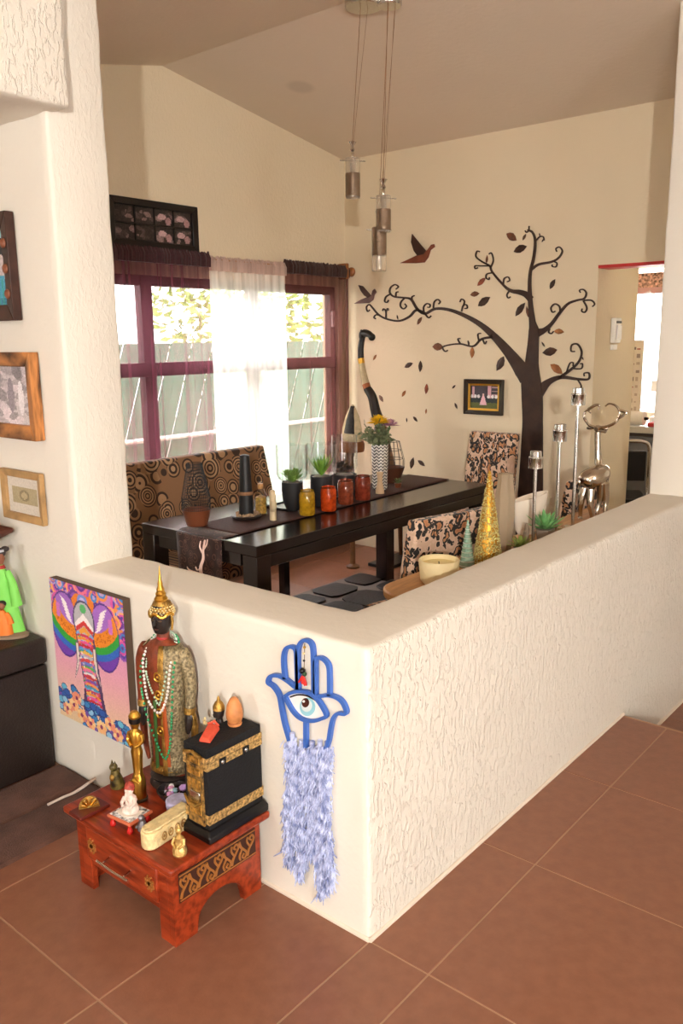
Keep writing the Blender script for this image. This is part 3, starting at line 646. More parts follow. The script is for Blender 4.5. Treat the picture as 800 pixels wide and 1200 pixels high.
LOOSE = [(cB([(50, 450), (103, 442)]), 'b', 1.1, 'small brown metal leaf just above the broad dark leaf beside the tree crown'), (cB([(93, 512), (162, 462)]), 'd', 1.1, 'broad dark metal leaf above the longest branch of the tree'),
         (cB([(490, 418), (520, 362)]), 'd', 1.1, 'dark metal leaf floating between two curled branches on the doorway side'), (cC([(365, 172), (333, 235)]), 'd', 1.15, 'dark metal leaf above the small framed picture'),
         (c6([(355, 82), (378, 45)]), 'b', 1.0, 'brown metal leaf hanging under the longest branch tip'), (c6([(148, 248), (165, 222)]), 'o', .9, 'small orange metal leaf by the carved giraffe neck'),
         (c6([(295, 282), (335, 262)]), 'd', 1.0, 'flat-lying dark metal leaf among the falling leaves'), (c6([(370, 250), (368, 305)]), 'd', 1.0, 'upright dark metal leaf among the falling leaves'),
         (c6([(400, 358), (395, 408)]), 'r', 1.0, 'largest red metal leaf among the falling leaves'), (c6([(283, 420), (302, 390)]), 'o', 1.0, 'slanting orange metal leaf among the falling leaves'),
         (c6([(176, 412), (196, 445)]), 'p', 1.1, 'pale grey metal leaf above the bouquet'), (c6([(518, 382), (535, 365)]), 'd', .9, 'tiny dark metal leaf beside the small framed picture, upper of two'),
         (c6([(530, 448), (543, 478)]), 'd', .9, 'tiny dark metal leaf beside the small framed picture, lower of two'), (c6([(395, 500), (398, 475)]), 'o', 1.0, 'smallest orange metal leaf under the red leaf'),
         (c6([(335, 513), (357, 537)]), 'd', 1.0, 'slanting dark metal leaf low among the falling leaves'), (c6([(305, 518), (306, 540)]), 'd', .8, 'narrow dark metal leaf low among the falling leaves'),
         (c6([(325, 758), (338, 703)]), 'd', 1.0, 'long dark metal leaf just above the table end'), (c6([(357, 718), (392, 745)]), 'd', 1.0, 'dark metal leaf leaning beside the long leaf above the table end')]
for P, c, wd, lab in LOOSE: leaf(P[0], P[1], c, wd, lab=lab, tree_part=False)
def bird(bodyP, wingP, lab, mb_, mw):
    c = wp(*bodyP[0]); t = thing('wall_bird', (XW, c.y, c.z), 0, lab, 'wall decor', 'metal birds on the tree wall'); o0 = t.location.copy()
    MB().prism(bodyP, lambda u, v, d: wp(u, v, d)-o0, .001, .01).build('body', mb_, t, bev=.002); MB().prism(wingP, lambda u, v, d: wp(u, v, d)-o0, .004, .014).build('wing', mw, t, bev=.002)
bird(cA([(345, 242), (440, 243), (490, 238), (512, 208), (525, 165), (550, 147), (546, 130), (528, 134), (505, 165), (480, 182), (440, 198), (390, 222)]), cA([(418, 70), (440, 98), (470, 135), (500, 170), (485, 190), (448, 198), (428, 170), (412, 120)]),
     'red-brown metal bird with a raised dark wing beside the pendant lamps', mat('bird_red', (128, 66, 44), .45, var=.3, vscale=10), mat('bird_wing', (66, 40, 30), .5, var=.3, vscale=10))
bird(cA([(75, 480), (165, 476), (188, 458), (196, 428), (208, 412), (197, 392), (184, 404), (178, 430), (150, 442), (118, 455)]), cA([(103, 370), (130, 377), (152, 402), (178, 432), (160, 446), (138, 432), (118, 405)]),
     'smaller grey-brown metal bird near the curtain', mat('bird_grey', (112, 82, 74), .45, var=.3, vscale=10), mat('bird_wing2', (72, 48, 40), .5))

# ---- pendant lamp
lamp = thing('pendant_lamp', (1.95, 1.45, 3.2), 0, 'brushed metal pendant lamp with three hanging cylinders above the table', 'pendant lamp')
lo = lamp.location.copy(); cz = ceil_z(1.9)
can = MB().lathe([(.01, 0), (.085, 0), (.09, .006), (.09, .035), (.085, .04)], 28).build('canopy', STEEL, lamp); can.location = Vector((1.86, 1.47, cz-.045))-lo
can2 = MB().lathe([(.01, 0), (.055, 0), (.06, .006), (.06, .03), (.055, .05)], 24).build('canopy', STEEL, lamp); can2.location = Vector((1.92, 1.36, cz-.05))-lo
SM = mat('smoky_mesh', (150, 130, 110), .25, .9, bump=.5, bscale=30, stretch=(1, 1, 14))
LG = mat('lamp_glass', (236, 226, 210), .12, trans=.75, ior=1.25)
BULB = mat('lamp_core', (220, 214, 205), .15, 1)
for (x, y, z0, z1, cx, cy, cut) in ((1.95, 1.618, 2.36, 2.555, 1.85, 1.48, .16), (1.95, 1.42, 2.175, 2.35, 1.92, 1.37, .2), (1.95, 1.448, 1.985, 2.2, 1.9, 1.35, -.07)):
    px, py = x-lo.x, y-lo.y; a = z0-lo.z; b = z1-lo.z; h = b-a
    pen = MB().lathe([(.034, a+.004), (.036, a), (.037, a+.004), (.037, b-.004), (.036, b), (.03, b)], 24, c=(px, py, 0)).build('glass_shade', LG, lamp)
    s0, s1 = (a+h*.05, a+h*.62) if cut > 0 else (a+h*.36, b-.002)
    MB().lathe([(.0385, s0), (.0385, s1), (.0375, s1+.001), (.0375, s0-.001)], 24, c=(px, py, 0)).build('metal_sleeve', SM, lamp)
    MB().lathe([(.012, a+.01), (.013, a+.02), (.013, b-.01), (.006, b), (.01, b+.018), (.006, b+.03), (.014, b+.04), (.006, b+.055), (.021, b+.078), (.004, b+.085)], 14, c=(px, py, 0)).build('stem', CHROME, lamp)
    MB().tube([(px-.055, py+.04, b-.012), (px+.055, py-.04, b-.012)], .0025, 6).build('cross_pin', STEEL, lamp)
    MB().tube([(px, py, b+.08), (cx-lo.x, cy-lo.y, cz-.045-lo.z)], .0016, 5).tube([(px+.004, py-.004, b+.08), (cx-lo.x+.03, cy-lo.y-.02, cz-.045-lo.z)], .001, 5).build('cord', mat('cord', (150, 110, 75), .5), lamp)

# ================================================================ DINING FURNITURE
def voro_mat(name, scale, stops, warp, proj, rough=.8, jitter=.0, rnd_=1.0, wscale=8):
    m = bpy.data.materials.new(name); m.use_nodes = True; nt = m.node_tree; N = nt.nodes; L = nt.links; b = N['Principled BSDF']
    b.inputs['Roughness'].default_value = rough; b.inputs['Sheen Weight'].default_value = .2
    tc = N.new('ShaderNodeTexCoord'); mp = N.new('ShaderNodeMapping'); mp.inputs['Scale'].default_value = proj; L.new(tc.outputs['Object'], mp.inputs[0])
    nz = N.new('ShaderNodeTexNoise'); nz.inputs['Scale'].default_value = wscale; nz.inputs['Detail'].default_value = 3; L.new(mp.outputs[0], nz.inputs[0])
    sb = N.new('ShaderNodeVectorMath'); sb.operation = 'SUBTRACT'; sb.inputs[1].default_value = (.5, .5, .5); L.new(nz.outputs['Color'], sb.inputs[0])
    sc = N.new('ShaderNodeVectorMath'); sc.operation = 'SCALE'; sc.inputs['Scale'].default_value = warp; L.new(sb.outputs[0], sc.inputs[0])
    ad = N.new('ShaderNodeVectorMath'); ad.operation = 'ADD'; L.new(mp.outputs[0], ad.inputs[0]); L.new(sc.outputs[0], ad.inputs[1])
    vo = N.new('ShaderNodeTexVoronoi'); vo.inputs['Scale'].default_value = scale; vo.inputs['Randomness'].default_value = rnd_; L.new(ad.outputs[0], vo.inputs[0])
    src = vo.outputs['Distance']
    if jitter:
        sp = N.new('ShaderNodeSeparateColor'); L.new(vo.outputs['Color'], sp.inputs[0])
        mr = N.new('ShaderNodeMapRange'); mr.inputs['To Min'].default_value = 1-jitter; mr.inputs['To Max'].default_value = 1+jitter; L.new(sp.outputs[0], mr.inputs[0])
        mu = N.new('ShaderNodeMath'); mu.operation = 'MULTIPLY'; L.new(src, mu.inputs[0]); L.new(mr.outputs[0], mu.inputs[1]); src = mu.outputs[0]
    r = N.new('ShaderNodeValToRGB'); r.color_ramp.interpolation = 'CONSTANT'; L.new(src, r.inputs[0])
    e = r.color_ramp.elements
    e[0].position = 0; e[0].color = (*lin(stops[0][1]), 1); e.remove(e[1])
    for p, c in stops[1:]: q = e.new(p); q.color = (*lin(c), 1)
    L.new(r.outputs[0], b.inputs['Base Color']); return m
TANF, DKB = (178, 138, 100), (58, 38, 28)
CIRC = voro_mat('circle_fabric', 9.5, [(0, TANF), (.09, DKB), (.165, TANF), (.24, DKB), (.30, (196, 158, 118)), (.38, DKB), (.455, TANF), (.53, DKB), (.60, (150, 110, 76))], 0, (1, 0, 1), jitter=.3, rnd_=.75)
LEO = voro_mat('leopard_fabric', 21, [(0, (186, 122, 78)), (.2, (196, 140, 96)), (.32, (26, 20, 18)), (.57, (222, 190, 164)), (.78, (214, 180, 152))], .13, (1, 1, .9), jitter=.28, wscale=15)
RUNM = mat('brown_runner', (70, 42, 36), .75, var=.25, vscale=90, bump=.2, bscale=200)
RUNE = voro_mat('runner_lace', 22, [(0, (70, 42, 36)), (.2, (112, 78, 66)), (.28, (64, 38, 33)), (.42, (118, 84, 70)), (.47, (60, 36, 32))], .02, (1, 1, 1), jitter=.2)

TZ = .75
tb = thing('dining_table', (1.9, 1.735, 0), 0, 'long espresso brown dining table with square legs', 'table')
TL_, TW_ = 1.01, .41
MB().box(-TL_, TL_, -TW_, TW_, TZ-.05, TZ).build('tabletop', DARKWOOD, tb, bev=.003)
for s in (-1, 1):
    MB().box(-TL_+.09, TL_-.09, s*TW_-.025*(s > 0)-.002*(s > 0), s*TW_+.025*(s < 0)+.002*(s < 0), TZ-.11, TZ-.052).build('apron', DARKWOOD, tb, bev=.002)
    MB().box(s*TL_-.04*(s > 0)-.012*s, s*TL_+.04*(s < 0)-.012*s, -TW_+.115, TW_-.115, TZ-.11, TZ-.05).build('apron', DARKWOOD, tb, bev=.002)
for sx in (-1, 1):
    for sy in (-1, 1):
        x = sx*(TL_-.045); y = sy*(TW_-.045)
        MB().box(x-.045, x+.045, y-.045, y+.045, 0, TZ-.05).build('leg', DARKWOOD, tb, bev=.003)
# runner
rn = thing('table_runner', (1.9, 1.735, TZ), 0, 'dark brown cloth runner along the dining table with a lacy hanging end', 'table runner')
def run_pt(s, q):
    """s along, q across"""
    yc = .03*s/1.0+(.0); y = q*.16+yc
    if s < -TL_:
        d = -TL_-s; return Vector((-TL_-.006-.006*math.sin(q*5+1)*min(1, d*8), y+.01*q*d, .004-d))
    if s > TL_: d = s-TL_; return Vector((TL_+.006, y, .004-d))
    return Vector((s, y, .004))
def run_mesh(s0, s1, name, m):
    ss = np.linspace(s0, s1, max(8, int((s1-s0)/.03))); qs = np.linspace(-1, 1, 13); vs = [run_pt(s, q) for s in ss for q in qs]; n = len(qs)
    fs = [(i*n+j, i*n+j+1, (i+1)*n+j+1, (i+1)*n+j) for i in range(len(ss)-1) for j in range(n-1)]
    o = MB().add(vs, fs).build(name, m, rn, sm=50); so = o.modifiers.new('thick', 'SOLIDIFY'); so.thickness = .003; so.offset = 1; return o
run_mesh(-TL_+.1, TL_-.02, 'cloth', RUNM); run_mesh(-TL_-.2, -TL_+.1, 'lace_end', RUNE)

# bench with patterned upholstery
bn = thing('dining_bench', (1.62, 2.5, 0), 0, 'upholstered bench in tan fabric with brown rings behind the dining table', 'bench')
bp_ = MB()
def back_slab(x0, x1, z0, z1, y0, y1, th, taper=0, top_in=0):
    return MB().rings([[(x0+top_in*0, y0, z0), (x1, y0, z0), (x1, y0+th, z0), (x0, y0+th, z0)], [(x0+top_in, y1, z1), (x1-top_in, y1, z1), (x1-top_in, y1+th*.8, z1), (x0+top_in, y1+th*.8, z1)]])
back_slab(-.62, .62, .42, .975, -.03, .09, .09, top_in=.03).build('backrest', CIRC, bn, bev=.015, segs=3)
MB().box(-.62, .62, -.42, .0, .34, .46).build('seat', CIRC, bn, bev=.02, segs=3)
for x in (-.55, .55):
    for y in (-.1, .12): MB().box(x-.025, x+.025, y-.025, y+.025, 0, .36).build('leg', DARKWOOD, bn)

# leopard chairs
def chair():
    t = thing('dining_chair', (0, 0, 0), 0, 'x', 'chair', 'leopard print chairs round the dining table')
    MB().box(-.21, .21, -.2, .1, .36, .47).build('seat', LEO, t, bev=.025, segs=3)
    rg = []
    for z, y in ((.40, -.19), (.55, -.205), (.75, -.235), (.9, -.262), (.945, -.27)):
        wd = .235 if z < .9 else .23
        rg.append([(-wd, y-.035, z), (0, y-.03, z), (wd, y-.035, z), (wd, y+.035, z), (0, y+.03, z), (-wd, y+.035, z)])
    MB().rings(rg).build('backrest', LEO, t, bev=.014, segs=3)
    for sx in (-.2, .2):
        for y in (-.17, .07): MB().loft([(sx, y, 0, .018, .018), (sx, y, .37, .026, .026)], 4).build('leg', DARKWOOD, t)
    return t
ch = chair(); ch.location = (1.46, .88, 0); ch.rotation_euler = (0, 0, -.22); ch['label'] = 'leopard print chair between the cream pot and the gold cone'
ch.scale = (1.1, 1, .96)
dup(ch, (3.14, 1.575, 0), PI/2, 'leopard print chair at the head of the table by the tree trunk', scale=(.78, 1, 1.07))
dup(ch, (2.85, .92, 0), .0, 'leopard print chair behind the silver deer', scale=(1, 1, .92))

# rug with hide patches
rug = thing('area_rug', (2.2, 1.7, 0), 0, 'grey rug covered in dark brown hide patches under the table', 'rug')
MB().box(-.85, .69, -.5, .64, .0005, .008).build('base', mat('rug_grey', (128, 116, 110), .9, bump=.3, bscale=150), rug, bev=.003)
HIDE = mat('dark_hide', (34, 22, 18), .6, var=.3, vscale=8, bump=.4, bscale=60)
rr = random.Random(21); pid = 0
for i in range(5):
    for j in range(4):
        cx = -.70+i*.31+rr.uniform(-.01, .01); cy = -.36+j*.285+rr.uniform(-.01, .01); n = 11; rx, ry = .156+rr.uniform(-.006, .004), .143+rr.uniform(-.006, .004)
        if cx+rx > .66: rx = .66-cx
        if cy+ry > .615: ry = .615-cy
        P = []
        for k in range(n):
            a = 2*PI*k/n+rr.uniform(-.25, .25); c, s = math.cos(a), math.sin(a); c = math.copysign(abs(c)**.5, c); s = math.copysign(abs(s)**.5, s)
            f = rr.uniform(.93, 1.0); P.append((cx+rx*c*f, cy+ry*s*f))
        MB().prism(P, lambda u, v, d: Vector((u, v, d)), .0082, .02).build('hide_patch', HIDE, rug, bev=.004)

# ================================================================ ON THE DINING TABLE
def spot(px, py, z): p = at(px, py, z=z); return p, depth_of(p)/F       # point and metres per pixel
def wire_lantern(px, py, lab, hb, hc, rb0, rb1, rc, wires, rings_, bowl_mat, bowl_name):
    p, k = spot(px, py, TZ+.008); t = thing('wire_lantern', p, 0, lab, 'candle holder')
    MB().lathe([(rb0*.2*k, 0), (rb0*k, 0), (rb1*k, hb*k), (rb1*k*.93, hb*k), (rb0*k*.85, .2*hb*k), (.001, .18*hb*k)], 24).build(bowl_name, bowl_mat, t)
    mb = MB(); r1 = rb1*k*.96; r2 = rc*k; z1 = hb*k; z2 = (hb+hc)*k; th = .0011 if wires > 24 else .0016
    for i in range(wires):
        a = 2*PI*i/wires; c, s = math.cos(a), math.sin(a)
        mb.tube([(r1*c, r1*s, z1), (r1*1.02*c, r1*1.02*s, z1+(z2-z1)*.25), (r2*c, r2*s, z2)], th, 4)
    for j in range(rings_):
        f = j/max(1, rings_-1); r = r1+(r2-r1)*f; z = z1+(z2-z1)*f
        mb.tube([(r*math.cos(2*PI*q/24), r*math.sin(2*PI*q/24), z) for q in range(24)], th, 4, closed=True)
    mb.build('wire_cage', mat('black_wire', (34, 34, 34), .5, .3), t); return t
wire_lantern(231, 615, 'dense black wire mesh lantern on a terracotta bowl at the table end', 19, 54, 12, 17, 8.5, 44, 16, mat('terracotta_bowl', (126, 70, 44), .4), 'bowl')
wire_lantern(459, 565, 'open black wire lantern on a brown bowl behind the patterned vase', 18, 30, 9, 15, 9, 14, 4, mat('brown_bowl', (88, 52, 36), .4), 'bowl')
# tall black candle on a saucer
p, k = spot(289, 607, TZ+.008); t = thing('pillar_candle', p, 0, 'tall black candle tied with twine on a dark saucer', 'candle')
MB().lathe([(.001, 0), (16*k, 0), (18*k, 3*k), (17*k, 4*k), (.001, 3*k)], 24).build('saucer', mat('dark_saucer', (38, 30, 28), .4), t)
mb = MB(); r_ = random.Random(3)
for i in range(26): a = r_.uniform(0, 2*PI); q = r_.uniform(9, 14)*k; mb.ball((q*math.cos(a), q*math.sin(a), 5*k), r_.uniform(1.4, 2.4)*k, 6, 4)
o = mb.build('pebbles', mat('pebbles', (170, 140, 110), .7, var=.4, vscale=80), t); o['kind'] = 'stuff'
MB().lathe([(8.5*k, 3*k), (8.3*k, 20*k), (5.6*k, 74*k), (3*k, 75*k)], 20).build('candle_body', mat('black_wax', (34, 34, 36), .4), t)
MB().lathe([(8.6*k, 28*k), (8.9*k, 30*k), (8.4*k, 32*k), (8.0*k, 30*k)], 20).build('twine', mat('twine', (150, 110, 78), .8), t)
# small bottle with shells
p, k = spot(306, 602, TZ+.008); t = thing('glass_bottle', p, 0, 'small clear bottle of golden shells with a twisted neck', 'bottle')
MB().lathe([(7*k, 0), (7.5*k, 4*k), (7*k, 22*k), (3*k, 30*k), (2.6*k, 38*k)], 18).build('glass', GLASS, t)
MB().lathe([(.001, 1*k), (6.4*k, 1*k), (6.2*k, 20*k), (.001, 23*k)], 14).build('shells', mat('golden_shells', (190, 150, 70), .5, var=.4, vscale=90), t)
MB().lathe([(3.2*k, 30*k), (3.6*k, 33*k), (3.2*k, 36*k)], 12).build('neck_band', WOODTAN, t)
# ivory cross-shaped cactus
p, k = spot(320, 609, TZ+.008); t = thing('cactus_ornament', p, .9, 'cream cactus-shaped ornament with one raised arm', 'ornament')
MB().loft([(0, 0, 0, 6.5*k, 4*k), (0, 0, 6*k, 6*k, 4*k), (0, 0, 24*k, 5.2*k, 3.6*k), (0, 0, 33*k, 5.5*k, 3.6*k), (0, 0, 35*k, 4*k, 2.5*k)], 14).build('trunk', mat('ivory_wax', (228, 208, 168), .5), t)
MB().tube(catmull([(0, 0, 14*k), (-7*k, 0, 14*k), (-11*k, 0, 19*k), (-10*k, 0, 23*k)], 4), 3.2*k, 10).build('arm', MATS['ivory_wax'], t)
# black tray
tr = thing('serving_tray', (1.86, 1.81, TZ+.008), .03, 'long black tray under the three terrarium pots', 'tray')
MB().box(-.36, .36, -.085, .085, 0, .006).build('plate', BLACK, tr, bev=.002)
mb = MB().box(-.36, .36, -.085, -.079, .006, .014).box(-.36, .36, .079, .085, .006, .014).box(-.36, -.354, -.079, .079, .006, .014).box(.354, .36, -.079, .079, .006, .014); mb.build('rim', BLACK, tr)
# three glass terrariums on black pots
def rosette(mb, c, n, ln, wd, lift, seed, tilt=.6):
    rr = random.Random(seed)
    for i in range(n):
        a = i*2.39996+rr.uniform(-.2, .2); el = tilt+(1.45-tilt)*(i/n)+rr.uniform(-.1, .1); L = ln*(1-.35*i/n)*rr.uniform(.85, 1.1)
        d = Vector((math.cos(a)*math.cos(el), math.sin(a)*math.cos(el), math.sin(el))); sd = Vector((-math.sin(a), math.cos(a), 0)); up = d.cross(sd)
        b = Vector(c); R = []
        for f, w in ((0, .5), (.35, 1), (.7, .75), (1, .05)):
            q = b+d*L*f+Vector((0, 0, lift*L*f*f)); R.append([q+sd*wd*w, q-up*wd*w*.45, q-sd*wd*w, q+up*wd*w*.25])
        mb.rings(R)
def terrarium(px, py, lab, rp, hp, rg, hg, straight, plant):
    p, k = spot(px, py, TZ+.016); t = thing('terrarium', p, 0, lab, 'terrarium')
    if straight: prof = [(rp*k*.9, 0), (rp*k, 2*k), (rp*k, hp*k), (rp*k*.9, hp*k), (rp*k*.85, (hp-4)*k), (.001, (hp-4)*k)]
    else: prof = [(rp*.5*k, 0), (rp*.62*k, 2*k), (rp*.9*k, hp*.35*k), (rp*k, hp*.7*k), (rp*k, hp*k), (rp*.9*k, hp*k), (rp*.88*k, (hp-3)*k), (.001, (hp-3)*k)]
    MB().lathe(prof, 24).build('pot', mat('charcoal_pot', (36, 36, 38), .55), t)
    z0 = hp*k-.003
    o = MB().lathe([(rp*.75*k, z0), (rg*.85*k, z0+4*k), (rg*k, z0+10*k), (rg*k, z0+hg*k), (rg*k-.002, z0+hg*k), (rg*k-.002, z0+10*k), (rg*.85*k-.002, z0+5*k), (rp*.7*k, z0+.002)], 28).build('glass', GLASS, t)
    MB().lathe([(.001, (hp-3)*k), (rp*.8*k, (hp-2)*k), (rp*.7*k, hp*k), (.001, (hp+.8)*k)], 18).build('gravel', mat('gravel', (170, 160, 150), .9, var=.3, vscale=120), t)
    mb = MB(); c = (0, 0, hp*k)
    if plant == 'bush':
        r2 = random.Random(5)
        for i in range(16): a = r2.uniform(0, 2*PI); q = r2.uniform(1, 8)*k; rosette(mb, (q*math.cos(a), q*math.sin(a), hp*k+r2.uniform(0, 9)*k), 14, 9*k, 1.3*k, .2, i, .3)
        mb.build('plant', LEAFG, t, sm=0)
    elif plant == 'aloe': rosette(mb, c, 22, 27*k, 2.0*k, .15, 2, .8); mb.build('plant', mat('aloe_green', (130, 176, 66), .45, var=.2, vscale=20), t, sm=0)
    else:
        for i in range(7): rosette(mb, (rnd.uniform(-7, 7)*k, rnd.uniform(-7, 7)*k, hp*k+rnd.uniform(3, 10)*k), 12, 8*k, 1.6*k, 0, i, .2)
        mb.build('plant', mat('dark_plant', (62, 52, 46), .5, var=.3, vscale=30), t, sm=0)
    return t
terrarium(343, 598, 'black pot terrarium holding a bushy green succulent in a clear glass bowl', 12.5, 34, 18, 44, False, 'bush')
terrarium(377, 592, 'black pot terrarium holding a spiky green aloe in a clear glass bowl', 13, 35, 18, 38, True, 'aloe')
terrarium(404, 580, 'black pot terrarium holding a dark dried plant under straight glass', 14, 25, 15, 46, True, 'dark')
# coloured glass jars
def jar(px, py, col, lab, w=9.3, h=29, metal=0):
    p, k = spot(px, py, TZ+.008); t = thing('glass_jar', p, 0, lab, 'jar', 'coloured glass jars along the runner')
    m_ = mat('jar_'+str(col), col, .1, metal, trans=0 if metal else .35, ior=1.35, spec=.7, var=.3, vscale=45, bump=.2, bscale=30)
    MB().lathe([(.3*w*k, 0), (w*.92*k, 0), (w*k, 2*k), (w*k, h*.86*k), (w*.9*k, h*.92*k), (w*.9*k, h*k), (w*.82*k, h*k), (w*.82*k, h*.9*k), (w*.9*k, h*.82*k), (w*.9*k, 3*k), (.001, 2.5*k)], 24).build('jar_body', m_, t)
    MB().lathe([(w*.92*k, h*.96*k), (w*.95*k, h*k), (w*.84*k, h*1.01*k), (w*.82*k, h*.97*k)], 24).build('rim', mat('jar_rim_'+str(col), tuple(int(v*.8) for v in col), .2, .6), t)
    MB().lathe([(.001, 3*k), (w*.6*k, 3*k), (w*.6*k, h*.5*k), (.001, h*.52*k)], 16).build('wax', mat('wax_'+str(col), tuple(min(255, int(v*1.1)) for v in col), .5), t)
jar(360, 603, (206, 160, 34), 'yellow glass jar beside the bushy terrarium'); jar(385, 598, (222, 82, 26), 'orange glass jar in front of the aloe terrarium', h=28)
jar(405, 590, (164, 78, 50), 'copper glass jar beside the orange jar', h=28); jar(425, 585, (156, 66, 44), 'copper glass jar beside the patterned vase', h=28)
# hourglass candle holder, tiny cactus
p, k = spot(445, 578, TZ+.008); o = MB().lathe([(.001, 0), (5.2*k, 0), (5*k, 3*k), (3*k, 14*k), (3.1*k, 19*k), (4.2*k, 25*k), (3*k, 25.2*k), (.001, 23*k)], 18).build('candle_holder', mat('pale_wood', (222, 190, 150), .55), loc=p); tag(o, 'small pale hourglass-shaped wooden holder before the patterned vase', 'candle holder')
p, k = spot(466, 571, TZ+.008); t = thing('potted_cactus', p, 0, 'tiny green cactus in a brown pot at the end of the runner', 'plant')
MB().lathe([(.001, 0), (3.5*k, 0), (4.5*k, 5*k), (3.8*k, 5*k), (.001, 4*k)], 14).build('pot', MATS['terracotta_bowl'], t); mb = MB(); rosette(mb, (0, 0, 5*k), 16, 8*k, 1.4*k, .1, 3, .2); mb.build('plant', mat('dusty_green', (96, 106, 66), .6), t, sm=0)
# patterned vase with bouquet
p, k = spot(445, 573, TZ+.008); t = thing('flower_vase', p, 0, 'white square vase with black chevrons holding the bouquet', 'vase')
def chevron_mat():
    m = bpy.data.materials.new('chevron_glaze'); m.use_nodes = True; nt = m.node_tree; N = nt.nodes; L = nt.links; b = N['Principled BSDF']; b.inputs['Roughness'].default_value = .3
    tc = N.new('ShaderNodeTexCoord'); sp = N.new('ShaderNodeSeparateXYZ'); L.new(tc.outputs['Object'], sp.inputs[0])
    def M(op, a, bb):
        n = N.new('ShaderNodeMath'); n.operation = op
        for i, q in enumerate((a, bb)):
            if q is None: continue
            if isinstance(q, (int, float)): n.inputs[i].default_value = q
            else: L.new(q, n.inputs[i])
        return n.outputs[0]
    u = M('ADD', sp.outputs['X'], M('MULTIPLY', sp.outputs['Y'], -1)); tri = M('PINGPONG', u, .017)
    s = M('FRACT', M('MULTIPLY', M('ADD', sp.outputs['Z'], M('MULTIPLY', tri, .8)), 1/.019), None); g = M('GREATER_THAN', s, .55)
    edge = M('GREATER_THAN', M('PINGPONG', M('ADD', u, .0), .017), .0008); g = M('MULTIPLY', g, edge)
    mx = N.new('ShaderNodeMix'); mx.data_type = 'RGBA'; L.new(g, mx.inputs[0]); mx.inputs[6].default_value = (*lin((240, 236, 228)), 1); mx.inputs[7].default_value = (*lin((34, 32, 32)), 1)
    L.new(mx.outputs[2], b.inputs['Base Color']); return m
MB().loft([(0, 0, 0, 7.2*k, 7.2*k), (0, 0, 1*k, 7.6*k, 7.6*k), (0, 0, 52*k, 8.6*k, 8.6*k), (0, 0, 53*k, 8*k, 8*k), (0, 0, 50*k, 7.4*k, 7.4*k)], 24, e=.6).build('vase_body', chevron_mat(), t)
fl = thing('flower_bouquet', p+Vector((0, 0, 50*k)), 0, 'bouquet with a yellow chrysanthemum, mauve flower and grey-green leaves', 'bouquet')
STEMG = mat('stem_green', (96, 124, 60), .5)
heads = [((-6*k, -3*k, 30*k), 14*k, (240, 196, 30), 'yellow_flower', 90), ((9*k, -8*k, 26*k), 12*k, (190, 140, 160), 'mauve_flower', 60), ((4*k, 6*k, 20*k), 8*k, (214, 180, 196), 'mauve_flower', 40)]
for (x, y, z), r, col, nm, n in heads:
    MB().tube([(0, 0, -30*k), (x*.5, y*.5, 0), (x, y, z)], 1.0*k, 6).build('stem', STEMG, fl)
    mb = MB(); rosette(mb, (x, y, z-2*k), n, r*1.1, r*.13, -.1, int(n), .05); mb.build(nm, mat(nm+str(n), col, .6, var=.12, vscale=60), fl, sm=0)
mb = MB(); r2 = random.Random(9)
for i in range(60):
    a = r2.uniform(0, 2*PI); el = r2.uniform(.3, 1.3); L = r2.uniform(16, 34)*k; d = Vector((math.cos(a)*math.cos(el)*.8-.25, math.sin(a)*math.cos(el)*.8, math.sin(el)))*L
    mb.tube([(0, 0, 0), d*.5, d], .5*k, 4)
    for f in (.5, .65, .8, .95):
        c = d*f; u = Vector((r2.gauss(0, 1), r2.gauss(0, 1), r2.gauss(0, .6))).normalized(); v = u.orthogonal().normalized(); s = r2.uniform(4, 7.5)*k
        mb.add([c, c+u*s*.6+v*s*.35, c+u*s*1.3, c+u*s*.6-v*s*.35], [(0, 1, 2, 3)])
mb.build('greenery', mat('sage_leaves', (118, 126, 92), .6, var=.3, vscale=40), fl, sm=0)

# ================================================================ CORNER STATUES
gp = Vector((3.15, 2.72, 0)); kg = depth_of((3.15, 2.68, 1.2))/F
def gpt(px, py, dx=0): v = at(px, py, x=3.15+dx); return v-gp
gir = thing('carved_giraffe', gp, 0, 'tall carved wooden giraffe with black and ivory neck bands in the corner', 'statue')
BLKW = mat('black_carved_wood', (32, 27, 25), .4, bump=.3, bscale=60); BONE = mat('bone_inlay', (196, 178, 140), .5, var=.15, vscale=30); BRW = mat('brown_carved_wood', (112, 74, 42), .45, var=.25, vscale=10)
MB().tube(catmull([gpt(446, 500), gpt(440, 482), gpt(436, 465), gpt(430, 455)], 4), list(np.linspace(6.5, 4.6, 13)*kg), 12).build('neck', BLKW, gir)
MB().tube([gpt(430.5, 456), gpt(428.5, 450)], 4.6*kg, 12).build('copper_band', mat('copper_band', (168, 100, 64), .4, .5), gir)
MB().tube(catmull([gpt(429, 451), gpt(426, 440), gpt(423.5, 425)], 5), list(np.linspace(4.4, 3.6, 11)*kg), 12).build('ivory_neck', BONE, gir)
MB().tube([gpt(423.6, 426), gpt(422.6, 420)], 3.9*kg, 12).build('gold_band', GOLD, gir)
MB().tube(catmull([gpt(422.8, 421), gpt(422.6, 408), gpt(424.5, 396)], 5), list(np.linspace(3.6, 3.2, 11)*kg), 12).build('upper_neck', BLKW, gir)
hc = gpt(427.5, 393)
MB().tube(catmull([gpt(424, 397), gpt(425.5, 391), gpt(431, 391), gpt(435.5, 394.5)], 5), [3.3*kg*v for v in np.interp(np.linspace(0, 1, 16), [0, .3, .7, 1], [1, 1.4, 1.15, 1.05])], 12).build('head', BLKW, gir)
MB().ball(gpt(435.5, 395), 4.2*kg, 12, 8).build('snout', BLKW, gir)
